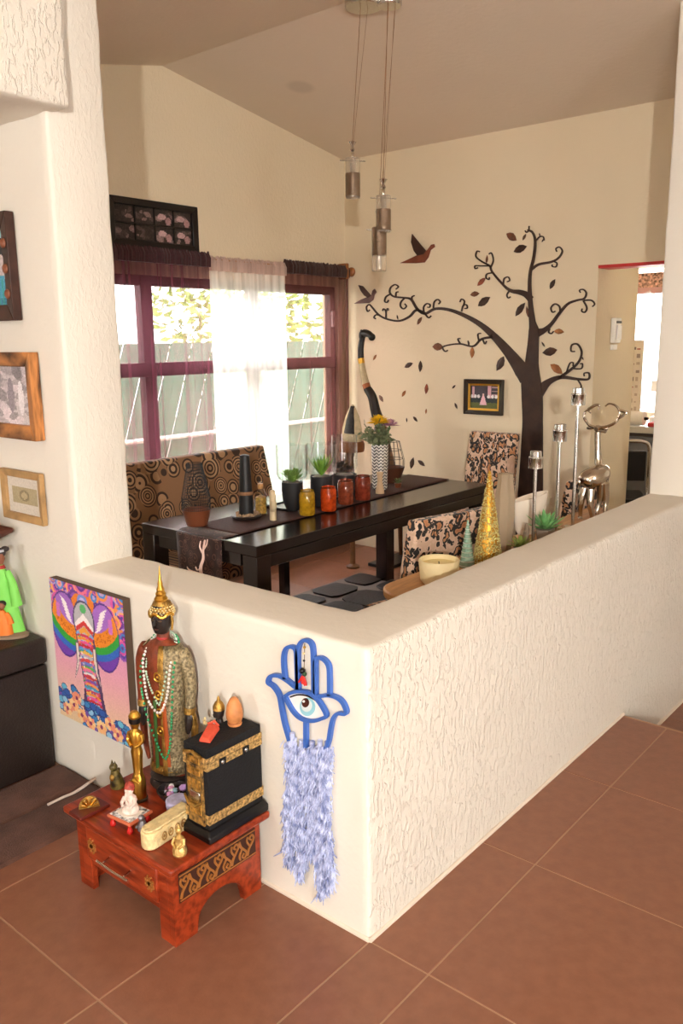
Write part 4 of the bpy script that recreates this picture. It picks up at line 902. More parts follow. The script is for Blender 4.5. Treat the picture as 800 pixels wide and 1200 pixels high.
for d in (-.014, .014): MB().tube([gpt(426, 391)+Vector((0, d, 0)), gpt(425.5, 386.5)+Vector((0, d*1.5, 0))], [1.6*kg, 1.1*kg], 8).build('horn', BLKW, gir)
lowp = gpt(446, 500)
MB().tube(catmull([lowp, lowp+Vector((.03, -.02, -.22)), lowp+Vector((.05, -.03, -.42))], 5), [6.5*kg, 6.8*kg, 7*kg, 7.5*kg, 8.2*kg, 9*kg, 10*kg, 11*kg, 12*kg, 12*kg, 11*kg], 12).build('chest', BRW, gir)
bx = lowp+Vector((.05, -.03, -.45))
MB().ball(bx+Vector((.09, 0, -.02)), (.17, .075, .09), 16, 10).build('body', BRW, gir)
for dx in (-.03, .2):
    for dy in (-.045, .045): MB().tube([bx+Vector((dx, dy, -.05)), (bx.x+dx*1.1, bx.y+dy, .02)], [.025, .014], 8).build('leg', BRW, gir)
MB().box(bx.x-.12, bx.x+.32, bx.y-.1, bx.y+.1, 0, .025).build('base', BLKW, gir, bev=.005)
# pointed carved fish-mask on a turned stand
mp_ = Vector((2.98, 2.6, 0)); km = depth_of((2.98, 2.6, 1.0))/F*1.5
def mpt(px, py): return at(px, py, x=2.98)-mp_
msk = thing('carved_mask', mp_, 0, 'pointed black and ivory carved mask on a turned wooden stand', 'statue')
a_, b_ = mpt(412, 520), mpt(413, 474)
rg = []
for f, w, d in ((0, 8, 5), (.15, 10, 6), (.4, 9.5, 6), (.7, 6.5, 5), (.9, 3, 3), (1, .8, 1)):
    c = a_.lerp(b_, f); rg.append([c+Vector((math.sin(q*PI/6)*d*km*.6, math.cos(q*PI/6)*w*km, 0)) for q in range(12)])
MB().rings(rg).build('mask_shell', BONE, msk)
MB().tube([a_.lerp(b_, .28)+Vector((-.018, -.0, 0)), a_.lerp(b_, .6)+Vector((-.017, -.004, 0)), a_.lerp(b_, .96)+Vector((-.004, -.004, 0))], [5.2*km, 4*km, 1.6*km], 10).build('dark_face', mat('speckled_black', (40, 36, 34), .5, var=.6, vscale=90, bump=.4, bscale=90), msk)
MB().lathe([(9.5*km, -2*km), (10*km, 0), (10*km, 4*km), (9*km, 6*km)], 16, c=(a_.x, a_.y, a_.z-4*km)).build('wood_collar', mat('amber_wood2', (130, 78, 44), .4), msk)
s0 = mpt(419, 512)
MB().lathe([(.05, 0), (.05, .015), (.02, .03), (.016, .35), (.03, .5), (.022, .6), (.014, .8), (.013, 1.0), (.02, a_.z-.09), (.012, a_.z-.03)], 16, c=(a_.x, a_.y, 0)).build('stand', BRW, msk)

# ================================================================ CONSOLE BEHIND THE HALF WALL
CZ = .745
con = thing('console_table', (1.62, .40, 0), 0, 'narrow light wood console standing behind the half wall', 'console table')
P = [(-.80+.12*math.cos(a), .145*math.sin(a)) for a in np.linspace(PI/2, 3*PI/2, 16)]+[(.98, -.145), (.98, .145)]
MB().prism(P, lambda u, v, d: Vector((u, v, d)), CZ-.03, CZ).build('tabletop', WOODTAN, con, bev=.006)
for x in (-.78, .92):
    for y in (-.11, .11): MB().box(x-.02, x+.02, y-.02, y+.02, 0, CZ-.03).build('leg', WOODTAN, con)
MB().box(-.78, .92, -.115, -.095, CZ-.1, CZ-.03).box(-.78, .92, .095, .115, CZ-.1, CZ-.03).build('apron', WOODTAN, con)
p, k = spot(514, 682, CZ); t = thing('candle_pot', p, 0, 'cream textured pot candle at the rounded end of the console', 'candle')
MB().lathe([(.001, 0), (19*k, 0), (22*k, 4*k), (24*k, 26*k), (23*k, 28*k), (21.5*k, 27*k), (21*k, 22*k), (.001, 21*k)], 30).build('pot', CREAMY, t); MB().lathe([(.001, 20.8*k), (20.8*k, 21.4*k), (20.8*k, 22.5*k), (.001, 22*k)], 24).build('wax', mat('candle_wax', (236, 216, 150), .4), t); MB().tube([(0, 0, 22*k), (0, .001, 25*k)], .6*k, 5).build('wick', BLACK, t)
# gold glitter cone tree
p, k = spot(571, 660, CZ); t = thing('cone_tree', p, 0, 'gold glittery cone tree ornament on the console', 'ornament')
GLIT = mat('gold_glitter', (214, 166, 70), .3, .6, var=.5, vscale=160, bump=1, bscale=170, col2=(252, 224, 150))
hh = 108
MB().lathe([(.001, 0), (17*k, 0), (16.6*k, 4*k), (1.6*k, hh*k), (.4*k, (hh+2)*k)], 26).build('cone', mat('gold_base', (190, 140, 45), .4, .7), t)
mb = MB(); r2 = random.Random(31)
for i in range(2200):
    f = r2.random(); f = 1-math.sqrt(f); a = r2.uniform(0, 2*PI); r = (16.6*(1-f)+1.2*f)*k; c = Vector((r*math.cos(a), r*math.sin(a), (2+f*(hh-3))*k)); s = r2.uniform(.8, 1.9)*k
    u = Vector((r2.gauss(0, 1), r2.gauss(0, 1), r2.gauss(0, 1))).normalized(); v = u.orthogonal().normalized(); w_ = u.cross(v)
    mb.add([c+u*s, c+v*s, c-u*s, c-v*s, c+w_*s*.8, c-w_*s*.8], [(0, 1, 4), (1, 2, 4), (2, 3, 4), (3, 0, 4), (1, 0, 5), (2, 1, 5), (3, 2, 5), (0, 3, 5)])
o = mb.build('glitter', GLIT, t, sm=0); o['kind'] = 'stuff'
p, k = spot(547, 664, CZ); t = thing('cone_tree', p, 0, 'small pale green glass cone tree beside the gold cone', 'ornament')
MB().lathe([(.001, 0), (9*k, 0), (9*k, 2*k), (.8*k, 56*k)], 20).build('cone', mat('green_glass', (170, 205, 180), .1, trans=.5, ior=1.3), t)
mb = MB()
for i in range(10): f = i/10; r = (9.3*(1-f)+.8*f)*k; mb.tube([(r*math.cos(q*PI/8), r*math.sin(q*PI/8), (2+54*f)*k) for q in range(16)], .5*k, 4, closed=True)
mb.build('silver_thread', mat('thread', (206, 208, 200), .3, .6), t)
# ribbed glass vase + driftwood + cream planter + succulents
p, k = spot(590, 644, CZ); t = thing('glass_vase', p, 0, 'tall ribbed taupe glass vase beside the gold cone', 'vase')
rg = []
for f, r in ((0, 7), (.05, 9), (.45, 11.5), (.75, 11), (.92, 8.5), (1, 9)):
    rg.append([Vector(((r+.7*math.cos(q*PI/16*8))*k*math.cos(q*PI/16), (r+.7*math.cos(q*PI/16*8))*k*math.sin(q*PI/16), f*90*k)) for q in range(32)])
MB().rings(rg).build('vase_body', mat('taupe_glass', (196, 176, 148), .15, trans=.45, ior=1.3), t)
p, k = spot(619, 625, CZ); t = thing('planter', p, -.5, 'cream oval planter with a slanting rim behind the candlesticks', 'planter')
rg = []
for f, rx, ry in ((0, 14, 6), (.1, 17, 7), (.6, 22, 8.5), (1, 24, 9.5)):
    rg.append([Vector((rx*k*math.cos(q*PI/14), ry*k*math.sin(q*PI/14), (f*44+f*f*(5*math.cos(q*PI/14)))*k)) for q in range(28)])
rg += [[Vector((v.x*.9, v.y*.88, v.z-.5*k)) for v in rg[-1]], [Vector((v.x*.8, v.y*.8, v.z-6*k)) for v in rg[-1]]]
MB().rings(rg).build('pot', mat('white_ceramic', (232, 220, 202), .35), t)
def succ(px, py, lab, sc, n, mat_, seed, h=8):
    p, k = spot(px, py, CZ); t = thing('succulent', p, 0, lab, 'plant'); k *= sc
    MB().lathe([(.001, 0), (6*k, 0), (8*k, h*k), (7*k, h*k), (.001, (h-1)*k)], 16).build('pot', mat('small_grey_pot', (150, 135, 120), .6), t)
    mb = MB(); rosette(mb, (0, 0, h*k), n, 20*k, 2.3*k, .1, seed, .15); mb.build('plant', mat_, t, sm=0)
succ(638, 636, 'spiky bright green succulent between the two shorter candlesticks', 1.4, 26, mat('mint_green', (120, 180, 110), .45, var=.2, vscale=20), 3, 12)
succ(609, 650, 'yellow-green succulent below the cream planter', .95, 30, mat('yellow_green', (136, 152, 74), .5, var=.25, vscale=30), 4, 10)
p, k = spot(616, 640, CZ); t = thing('driftwood', p, .3, 'short grey driftwood piece in front of the cream planter', 'driftwood')
MB().tube([(-1*k, 0, 0), (0, 1*k, 10*k), (3*k, 0, 20*k), (4*k, 1*k, 27*k)], [4*k, 3.6*k, 3*k, 1*k], 8).build('main_stem', mat('grey_driftwood', (150, 132, 112), .8, bump=.5, bscale=50), t); MB().tube([(1*k, 0, 12*k), (-4*k, 1*k, 20*k)], [2*k, .8*k], 6).build('branch', MATS['grey_driftwood'], t)
def candlestick(px, pyb, pyt, lab):
    p, k = spot(px, pyb, CZ); t = thing('candlestick', p, 0, lab, 'candlestick', 'steel candlesticks on the console'); h = (pyb-pyt)*k
    MB().lathe([(.001, 0), (.04, 0), (.04, .005), (.006, .008)], 24).build('base', STEEL, t)
    MB().lathe([(2.0*k, .006), (2.0*k, h-19*k)], 12).build('stem', STEEL, t)
    MB().lathe([(2*k, h-20*k), (8*k, h-19.5*k), (8*k, h-8*k), (8.3*k, h-7.6*k), (8.3*k, h-6.8*k), (8*k, h-6.4*k), (6.6*k, h-6*k), (6.6*k, h-.4*k), (6*k, h), (5.6*k, h-.5*k), (5.4*k, h-5*k), (.001, h-5.2*k)], 24).build('cup', STEEL, t)
candlestick(624, 640, 528, 'shortest steel candlestick in front of the cream planter'); candlestick(651, 627, 497, 'middle-height steel candlestick between the other two'); candlestick(670.5, 618, 456, 'tallest steel candlestick beside the silver deer')
# votive glass
p, k = spot(655, 622, CZ); t = thing('votive_glass', p, 0, 'small clear votive glass at the foot of the middle candlestick', 'glass'); MB().lathe([(.001, 0), (4*k, 0), (4.4*k, 7*k), (4*k, 7*k), (3.6*k, 1*k), (.001, 1*k)], 16).build('glass', GLASS, t); MB().lathe([(.001, 1*k), (3.2*k, 1*k), (3.2*k, 4*k), (.001, 4*k)], 12).build('wax', IVORY, t)
# silver deer
dp = Vector((2.36, .42, CZ)); kd = depth_of((2.36, .42, .95))/F
deer = thing('silver_deer', dp, 0, 'polished silver deer figurine with curling antlers on the console', 'figurine')
SILV = mat('polished_silver', (206, 196, 180), .16, 1, bump=.1, bscale=30)
def dpt(px, py, dx=0): v = at(px, py, x=2.36+dx); return v-dp
mb = MB()
bA, bB = dpt(689, 566, -.03), dpt(704, 556, .04)
mb.tube(catmull([dpt(683, 568, -.05), dpt(688, 562, -.03), dpt(697, 558, 0), dpt(704, 553, .04), dpt(705, 545, .05)], 5), [kd*v for v in np.interp(np.linspace(0, 1, 21), [0, .12, .4, .75, .92, 1], [5, 10.5, 12, 11.5, 8, 5])], 16)
mb.build('body', SILV, deer)
MB().tube(catmull([dpt(703, 553, .04), dpt(701, 540, .05), dpt(700, 520, .05), dpt(700, 506, .05)], 5), [kd*v for v in np.interp(np.linspace(0, 1, 16), [0, .2, .6, 1], [8.5, 5, 3.4, 3.4])], 12).build('neck', SILV, deer)
hd = dpt(700, 504, .05)
MB().tube(catmull([hd+Vector((-.02, 0, .006)), hd+Vector((.0, 0, .008)), hd+Vector((.03, -.01, 0)), hd+Vector((.055, -.018, -.012))], 4), [kd*v for v in np.interp(np.linspace(0, 1, 13), [0, .3, .7, 1], [2.5, 4.6, 3.4, 2])], 12).build('head', SILV, deer)
for s in (-1, 1): MB().ball((0, 0, 0), (.008, .026, .011), 10, 6, M=Matrix.Translation(hd+Vector((-.005, s*.032, .012))) @ Matrix.Rotation(-s*.2, 4, 'X')).build('ear', SILV, deer)
MB().ball(dpt(679, 565, -.06), (.014, .01, .02), 8, 6).build('tail', SILV, deer)
for (px, py, dx, fx, dy) in ((684, 572, -.05, 680, .03), (692, 574, -.05, 694, -.05), (704, 566, .05, 704, .03), (708, 566, .06, 709, -.05)):
    a = dpt(px, py, dx)
    ft = Vector((a.x-.008, a.y+dy*.3, .004)); kn = a.lerp(ft, .5)+Vector((.012 if dx > 0 else -.014, 0, 0))
    MB().tube(catmull([a, kn, ft+Vector((0, 0, .02)), ft], 4), [kd*v for v in np.interp(np.linspace(0, 1, 13), [0, .25, .5, .85, 1], [5.5, 4.2, 2.6, 2.4, 3.2])], 10).build('leg', SILV, deer)
for pts in ([(699, 502), (690, 498), (686, 491), (684.5, 485), (688, 481), (692, 484)], [(687, 494), (684, 489), (686, 484)], [(701, 502), (713, 499), (722, 494), (726, 484), (722, 476), (714, 473), (709, 476)], [(724, 490), (730, 487), (735, 481)], [(726, 481), (733, 483), (734, 486)], [(690, 498), (699, 478), (701, 475), (699, 480)][:3] and [(689, 480), (697, 475), (702, 475), (701, 480)]):
    MB().tube(catmull([dpt(x, y, .04) for x, y in pts], 5), list(np.linspace(1.9, .9, (len(pts)-1)*5+1)*kd), 8).build('antler', SILV, deer)

# dried coral twig in a floor vase behind the short side of the half wall
tv = thing('coral_twig', (.36, 1.06, 0), 0, 'pale pink branching twig standing behind the short half wall', 'dried branch')
MB().lathe([(.001, 0), (.05, 0), (.07, .15), (.055, .45), (.03, .6), (.035, .65), (.028, .64), (.02, .6)], 20).build('vase', mat('grey_vase', (120, 110, 105), .5), tv)
TWG = mat('pale_twig', (222, 190, 178), .6)
def tw(P, r): MB().tube(catmull([at(x, y, x=.36)-tv.location for x, y in P], 4), list(np.linspace(r, r*.5, (len(P)-1)*4+1)), 7).build('twig', TWG, tv)
b0_ = tv.location
MB().tube(catmull([(0, 0, .6), (.0, -.005, .72), at(235, 668, x=.36)-b0_, at(238, 655, x=.36)-b0_, at(238, 645, x=.36)-b0_, at(240, 633, x=.36)-b0_], 4), list(np.linspace(.008, .0035, 21)), 8).build('main_stem', TWG, tv)
tw([(238, 650), (234, 641), (235, 634)], .0042); tw([(239, 643), (242, 638), (243, 632)], .0036); tw([(236, 666), (231, 668), (229, 664)], .004); tw([(234, 672), (222, 668), (219, 664)], .0036)

# ================================================================ ON THE NEAR WALL
def wall_frame(label, y0, y1, z0, z1, fw, dep, fm, img, inset=0, matm=None, glassy=False):
    t = thing('picture_frame', (-.004, (y0+y1)/2, z0), -PI/2, label, 'picture frame'); W, Hh = y1-y0, z1-z0
    frame_bars(W, Hh, fw, dep).build('frame', fm, t, bev=.003)
    MB().box(-W/2+fw*.6, W/2-fw*.6, -.004, -.001, fw*.6, Hh-fw*.6).build('mount', matm or mat('mount_white', (226, 220, 208), .8), t)
    put_print('picture', img, W-2*fw-2*inset, Hh-2*fw-2*inset, t, -.0055, z0=fw+inset); return t
im = Img(50, 60, (150, 190, 200)); im.rect(0, 1, 0, .45, (52, 130, 160)); im.ell(.85, .6, .2, .3, (30, 28, 36)); im.ell(.8, .5, .16, .2, (196, 180, 180)); im.rect(.7, .9, .1, .4, (70, 160, 190)); im.ell(.4, .4, .3, .45, (60, 70, 110)); im.ell(.4, .65, .14, .13, (205, 175, 160))
for q in range(12): im.rect(q/12, q/12+.03, .0, .35, (40, 100+q*6, 140))
im.grain(30)
f1 = wall_frame('dark wooden frame with blue picture and round brown studs, topmost above the ottoman', 1.535, 1.99, 1.72, 2.085, .055, .035, mat('dark_brown_frame', (62, 36, 28), .45, var=.3, vscale=20), im)
for z in (.09, .175, .26): MB().ball((.2, -.034, z), (.017, .008, .017), 12, 6).build('stud', mat('stud_brown', (128, 76, 52), .5), f1)
im = Img(60, 44, (206, 198, 200)); rr = random.Random(8)
for q in range(60): g = rr.choice([120, 150, 176, 225, 235]); im.ell(rr.random(), rr.random(), rr.uniform(.03, .12), rr.uniform(.05, .2), (g, g*.94, g*.96), rr.uniform(0, 3), a=.6)
im.ell(.78, .45, .05, .3, (238, 232, 235)); im.ell(.6, .5, .06, .3, (150, 140, 148)); im.grain(26)
wall_frame('dark-edged wooden frame with a faded black and white photo, middle one above the ottoman', 1.452, 1.93, 1.30, 1.61, .05, .04, mat('rustic_frame', (84, 52, 32), .5, var=.5, vscale=7, col2=(170, 112, 60), stretch=(1, 6, 1)), im)
im = Img(40, 26, (214, 206, 192)); im.rect(.12, .9, .28, .74, (176, 162, 126)); im.ell(.5, .5, .16, .16, (140, 126, 94)); im.ell(.5, .5, .09, .1, (186, 170, 132)); im.grain(14)
wall_frame('small light wooden frame with a beige card in a white mount', 1.482, 1.765, .985, 1.178, .028, .022, mat('light_oak_frame', (172, 136, 88), .5, var=.25, vscale=14), im)

# elephant canvas
e0, e1, ez0, ez1 = 1.012, 1.46, .262, .80
W_, H_ = e1-e0, ez1-ez0
cv = thing('canvas_print', (-.002, (e0+e1)/2, ez0), -PI/2, 'bright canvas print of a patterned elephant on the short half wall', 'canvas')
MB().box(-W_/2, W_/2, -.03, 0, 0, H_).build('stretcher', mat('canvas_edge', (92, 74, 60), .8), cv, bev=.002)
im = Img(110, 150, (0, 0, 0))
v = im.v[..., None]; g0, g1, g2 = np.array([236, 206, 160]), np.array([236, 170, 190]), np.array([196, 130, 200])
im.a = np.where(v < .45, g0+(g1-g0)*(v/.45), g1+(g2-g1)*((v-.45)/.55)).astype(float)
rr = random.Random(5)
PAL = [(150, 90, 190), (220, 90, 170), (240, 150, 80), (90, 70, 170), (70, 140, 210), (235, 120, 150), (190, 170, 220), (110, 60, 150), (255, 180, 110)]
for q in range(46):
    cx, cy = rr.random(), rr.uniform(.76, 1.02); r = rr.uniform(.03, .09)
    for j, s in enumerate((1, .7, .45, .2)): im.ell(cx, cy, r*s*1.2, r*s*.9, PAL[(q+j*2) % len(PAL)])
for q in range(14):
    cx, cy = rr.choice([rr.uniform(0, .12), rr.uniform(.88, 1)]), rr.uniform(.6, .85); r = rr.uniform(.03, .06)
    for j, s in enumerate((1, .65, .3)): im.ell(cx, cy, r*s*1.2, r*s, PAL[(q+j*3) % len(PAL)])
def ear(sx):
    def X(u): return .46+sx*u
    for (a0, col) in ((1.0, (90, 50, 150)), (.92, (176, 120, 206))): im.poly([(X(.1), .9), (X(.2), .93*a0+.07*(1-a0)), (X(.34*a0+.0), .86), (X(.42*a0), .72), (X(.44*a0), .6), (X(.36*a0), .5), (X(.24*a0), .47), (X(.12), .56)], col)
    er = (((im.u-X(.27))/.2)**2+((im.v-.70)/.235)**2 < 1) & (sx*(im.u-.46) > .1); rd = np.hypot((im.u-X(.12))*.83, im.v-.95)
    for r0, r1, cl in ((0, .24, (168, 112, 204)), (.24, .335, (238, 144, 50)), (.335, .385, (60, 170, 70)), (.385, .43, (60, 110, 200)), (.43, .6, (120, 70, 180))): im.mask(er & (rd >= r0) & (rd < r1), cl)
    im.mask(er & (np.abs(((im.u-X(.27))/.2)**2+((im.v-.70)/.235)**2-.94) < .05), (84, 50, 140))
    for j in range(40): q_a = rr.uniform(-1.5, -.7); q_r = rr.uniform(.255, .325); im.ell(X(.12+q_r*math.cos(q_a)/.83), .95+q_r*math.sin(q_a), .008, .006, (206, 106, 34))
    for j in range(7): im.ell(X(.2+.012*j), .74+.022*j, .055, .008, (246, 236, 240), sx*.45)
    for j in range(3): im.ell(X(.36), .76+.03*j, .03, .02, (210, 120, 200))
ear(-1); ear(1)
im.poly([(.30, .9), (.38, .95), (.56, .95), (.62, .9), (.58, .82), (.34, .82)], (232, 130, 50)); im.ell(.46, .9, .07, .05, (120, 150, 220)); im.ell(.46, .9, .04, .03, (200, 190, 240))
im.ell(.46, .76, .15, .15, (80, 70, 110)); im.ell(.46, .76, .135, .135, (190, 190, 196))
im.poly([(.34, .74), (.46, .82), (.58, .74), (.58, .71), (.46, .77), (.34, .71)], (246, 240, 240)); im.poly([(.34, .71), (.46, .77), (.58, .71), (.57, .68), (.46, .735), (.35, .68)], (214, 60, 60)); im.poly([(.36, .68), (.46, .73), (.56, .68), (.55, .65), (.46, .69), (.37, .65)], (240, 170, 70))
im.ell(.46, .85, .045, .03, (90, 180, 110)); im.ell(.37, .66, .03, .025, (120, 170, 220)); im.ell(.55, .66, .03, .025, (120, 170, 220))
im.poly([(.33, .66), (.59, .66), (.66, .25), (.70, .12), (.36, .12), (.40, .3)], (96, 70, 110))
BANDS = [(214, 70, 100), (240, 150, 60), (230, 90, 160), (200, 50, 60), (90, 170, 220), (240, 190, 90), (190, 190, 205), (220, 80, 80), (110, 130, 210), (90, 180, 100), (235, 120, 170), (240, 230, 230), (200, 60, 70), (130, 90, 180), (240, 160, 90), (80, 160, 190)]
for j in range(22):
    z = .655-j*.024; cx = .46+.09*(j/22)**1.5; hw = .115-.02*math.sin(j/22*PI)
    im.ell(cx, z-.004, hw, .021, BANDS[j % 16]); im.ell(cx-.02, z-.014, hw*.8, .014, BANDS[(j+5) % 16])
    for q in range(5): im.ell(cx+rr.uniform(-.1, .1), z-rr.uniform(0, .02), .014, .008, rr.choice(BANDS))
for sx in (-1, 1):
    X = lambda u: .46+sx*u
    im.poly([(X(.1), .60), (X(.14), .60), (X(.145), .45), (X(.19), .32), (X(.12), .42), (X(.095), .52)], (110, 90, 110)); im.poly([(X(.105), .595), (X(.133), .595), (X(.137), .45), (X(.18), .335), (X(.122), .43), (X(.1), .52)], (232, 220, 210))
for q in range(120):
    t = rr.random(); cx = rr.uniform(.02, .98); cy = rr.uniform(0, .2-.12*abs(cx-.35)) + (.06 if cx < .3 else 0)
    c = rr.choice([(70, 140, 200), (110, 190, 220), (60, 100, 180), (130, 90, 180), (150, 200, 230)]); im.ell(cx, cy, .045, .028, (50, 70, 130)); im.ell(cx, cy, .038, .022, c)
for (cx, cy) in ((.22, .12), (.33, .07), (.72, .1), (.82, .05), (.6, .05), (.12, .07), (.45, .04), (.27, .18)):
    for k_ in range(7): a = k_*2*PI/7; im.ell(cx+.045*math.cos(a), cy+.03*math.sin(a), .026, .019, rr.choice([(250, 190, 130), (240, 150, 120), (250, 210, 150)]))
    im.ell(cx, cy, .02, .015, (150, 60, 110))
im.grain(12); put_print('print', im, W_, H_, cv, -.0306)

# hamsa hanging with yarn fringe
hz = at(360, 748, x=0); ham = thing('hamsa_hanging', (0, at(365, 830, x=0).y, at(365, 880, x=0).z), 0, 'blue hamsa hand hanging with an eye and shaggy pale blue yarn fringe', 'wall hanging')
ho = ham.location.copy()
def hf(u, v, d): p = at(300+u/3.529, 730+v/3.529, x=0); return Vector((-d, p.y, p.z))-ho
BLUE = mat('hamsa_blue', (62, 104, 186), .4, bump=.05)
def hrib(P, w, name, m=BLUE, d0=.004, d1=.014):
    mb = MB(); Q = catmull(P, 5); ribbon(mb, Q, [w]*len(Q), hf, d0, d1); return mb
mb = MB()
for P in ([(150, 480), (130, 410), (118, 350), (108, 295), (85, 258), (62, 240), (72, 215), (105, 213), (140, 232), (165, 252), (190, 270)], [(132, 228), (126, 170), (127, 125), (137, 100), (157, 93), (176, 106), (180, 150), (184, 268)], [(186, 270), (184, 170), (185, 110), (195, 78), (215, 66), (238, 78), (247, 110), (249, 200), (251, 298)], [(257, 298), (257, 200), (258, 150), (272, 138), (295, 148), (312, 175), (315, 230), (315, 296)], [(262, 300), (310, 293), (350, 305), (374, 330), (384, 368), (350, 368), (330, 390), (320, 430), (312, 480), (298, 520)], [(217, 398), (217, 450), (217, 510)]):
    Q = catmull(P, 5); ribbon(mb, Q, [15]*len(Q), hf, .004, .016)
mb.build('hand_outline', BLUE, ham, bev=.002)
mb = MB(); P = [(133, 297), (158, 282), (195, 276), (235, 284), (268, 310), (304, 372), (285, 388), (245, 398), (200, 388), (165, 355), (133, 297)]; Q = catmull(P, 4); ribbon(mb, Q, [15]*len(Q), hf, .006, .018); mb.build('eye_rim', BLUE, ham, bev=.002)
MB().prism(P[:-1], hf, .005, .009).build('eye_white', mat('eye_white', (244, 240, 236), .4), ham)
def disc(cx, cy, rx, ry, d0, d1, nm, m): MB().prism([(cx+rx*math.cos(q*PI/12), cy+ry*math.sin(q*PI/12)) for q in range(24)], hf, d0, d1).build(nm, m, ham)
disc(222, 342, 32, 38, .009, .0105, 'iris', mat('iris_blue', (150, 206, 218), .3)); disc(220, 336, 22, 26, .0105, .0115, 'iris_ring', mat('iris_pale', (214, 226, 226), .3)); disc(216, 324, 15, 19, .0115, .013, 'pupil', mat('pupil_brown', (70, 34, 26), .3)); disc(210, 318, 5, 5, .013, .0135, 'glint', MATS['eye_white'])
hrib([(150, 302), (185, 292), (225, 298), (265, 322), (290, 360)], 6, '', BLACK, .009, .0112).build('lash_line', BLACK, ham)
# little charm in the middle finger
chm = thing('charm', hf(213, 95, .012)+ho, 0, 'small red and black beaded charm hung inside the hamsa middle finger', 'charm'); co = chm.location.copy(); off = lambda u, v, d: hf(u, v, d)+ho-co
MB().tube([off(213, 80, .012), off(212, 130, .012), off(210, 190, .012)], .0012, 5).build('cord', mat('charm_cord', (120, 100, 70), .7), chm)
for (u, v, r, m_) in ((214, 95, .004, GOLD), (211, 120, .0035, IVORY), (212, 150, .0035, BLACK), (206, 192, .009, BLACK), (214, 205, .007, mat('dark_green', (50, 80, 50), .4))): MB().ball(off(u, v, .014), r, 8, 6).build('bead', m_, chm)
mb = MB(); r2 = random.Random(2)
for q in range(12): a = r2.uniform(-.9, .9); mb.tube([off(208, 212, .014), off(208+22*math.sin(a), 245+r2.uniform(-8, 8), .016)], [.004, .0025], 6)
mb.build('red_tassel', mat('tassel_red', (206, 40, 34), .6), chm)
# fringe
YARN = mat('pale_blue_yarn', (138, 152, 206), .9, var=.2, vscale=40, sheen=.1, col2=(196, 204, 232))
mb = MB(); r2 = random.Random(77)
def tuft(u, v, d, L, sp):
    a = r2.gauss(0, sp); b = hf(u, v, d); e = hf(u+L*math.sin(a), v+L*abs(math.cos(a)), d+r2.uniform(-.002, .012)); md = (b+e)/2+Vector((-.004, 0, 0))
    r = r2.uniform(.0014, .0026); mb.tube([b, md, e], [r, r*1.1, r*.5], 4)
for col, (x0, x1, ytop, ybot) in enumerate(((138, 178, 470, 985), (176, 216, 500, 1040), (218, 262, 505, 960), (252, 292, 500, 1110), (286, 318, 505, 1085))):
    n = int((ybot-ytop)/2.6)
    for i in range(n):
        f = i/n; v = ytop+(ybot-ytop)*f; wdn = (1-.45*f**3); c = (x0+x1)/2+6*math.sin(f*7+col*2)+(12*f if col > 2 else -4*f if col < 2 else 0)
        for q in range(3): tuft(c+r2.uniform(-1, 1)*(x1-x0)*.62*wdn, v+r2.uniform(-6, 6), r2.uniform(.004, .02), r2.uniform(24, 46), .3)
    mb.tube([hf((x0+x1)/2, ytop-20, .008), hf((x0+x1)/2, (ytop+ybot)/2, .01), hf((x0+x1)/2+(8 if col > 2 else 0), ybot-20, .008)], [.008, .009, .004], 8)
o = mb.build('yarn_fringe', YARN, ham, sm=60); o['kind'] = 'stuff'

# ================================================================ RED CARVED TABLE
AZ = .262
rt = thing('altar_table', (-.2, .62, 0), 0, 'low red carved wooden table with a drawer in the corner of the half wall', 'table')
X0, X1, Y0, Y1 = -.158, .172, -.222, .235
MB().box(-.185, .19, -.252, .262, AZ-.022, AZ).build('tabletop', REDWOOD, rt, bev=.006)
# side panels with arched cut-outs (facing -y and +y)
def side(y, sgn):
    P = [(X0, 0), (X0+.082, 0)]
    for a in np.linspace(PI, 0, 13): P.append((X0+.17+.088*math.cos(a), .028+.066*math.sin(a)))
    P = [(X0, 0), (X0+.078, 0), (X0+.082, .03)]+[(X0+.168+.086*math.cos(a), .03+.062*math.sin(a)) for a in np.linspace(PI, 0, 13)]+[(X1-.075, .03), (X1-.07, 0), (X1, 0), (X1, AZ-.022), (X0, AZ-.022)]
    MB().prism(P, lambda u, v, d: Vector((u, y+d*sgn, v)), 0, .02).build('side_panel', REDWOOD, rt, bev=.002)
    cp = MB().box(X0+.02, X1-.02, y-.0005 if sgn > 0 else y-.0, y+.001, .128, .215); cp.v = [(a, y+(-.0025*sgn if b <= y else .0), c) for a, b, c in cp.v]; cp.build('carved_panel', mat('carved_dark', (62, 30, 18), .6), rt)
    mb = MB(); n = 9
    for i in range(n):
        cx = X0+.04+i*(X1-X0-.08)/(n-1); s = 1 if i % 2 else -1
        Q = catmull([(cx-.016, .171+s*.03), (cx-.01, .171+s*.012), (cx, .171), (cx+.012, .171-s*.016), (cx+.004, .171-s*.03), (cx-.006, .171-s*.022), (cx+.002, .171-s*.014)], 4); ribbon(mb, Q, list(np.linspace(.0075, .0045, len(Q))), lambda u, v, d: Vector((u, y-d*sgn, v)), .002, .006)
        Q = catmull([(cx-.004, .171+s*.004), (cx-.016, .171-s*.016), (cx-.012, .171-s*.03)], 4); ribbon(mb, Q, [.006]*len(Q), lambda u, v, d: Vector((u, y-d*sgn, v)), .002, .0055)
    for z in (.134, .209): mb.box(X0+.022, X1-.022, *sorted((y-.004*sgn, y-.001*sgn)), z-.002, z+.002)
    mb.build('carving', mat('carved_brass_wood', (158, 100, 46), .45), rt)
side(Y0, 1); side(Y1, -1)
MB().box(X1-.015, X1, Y0+.02, Y1-.02, .06, AZ-.022).build('back_panel', REDWOOD, rt)
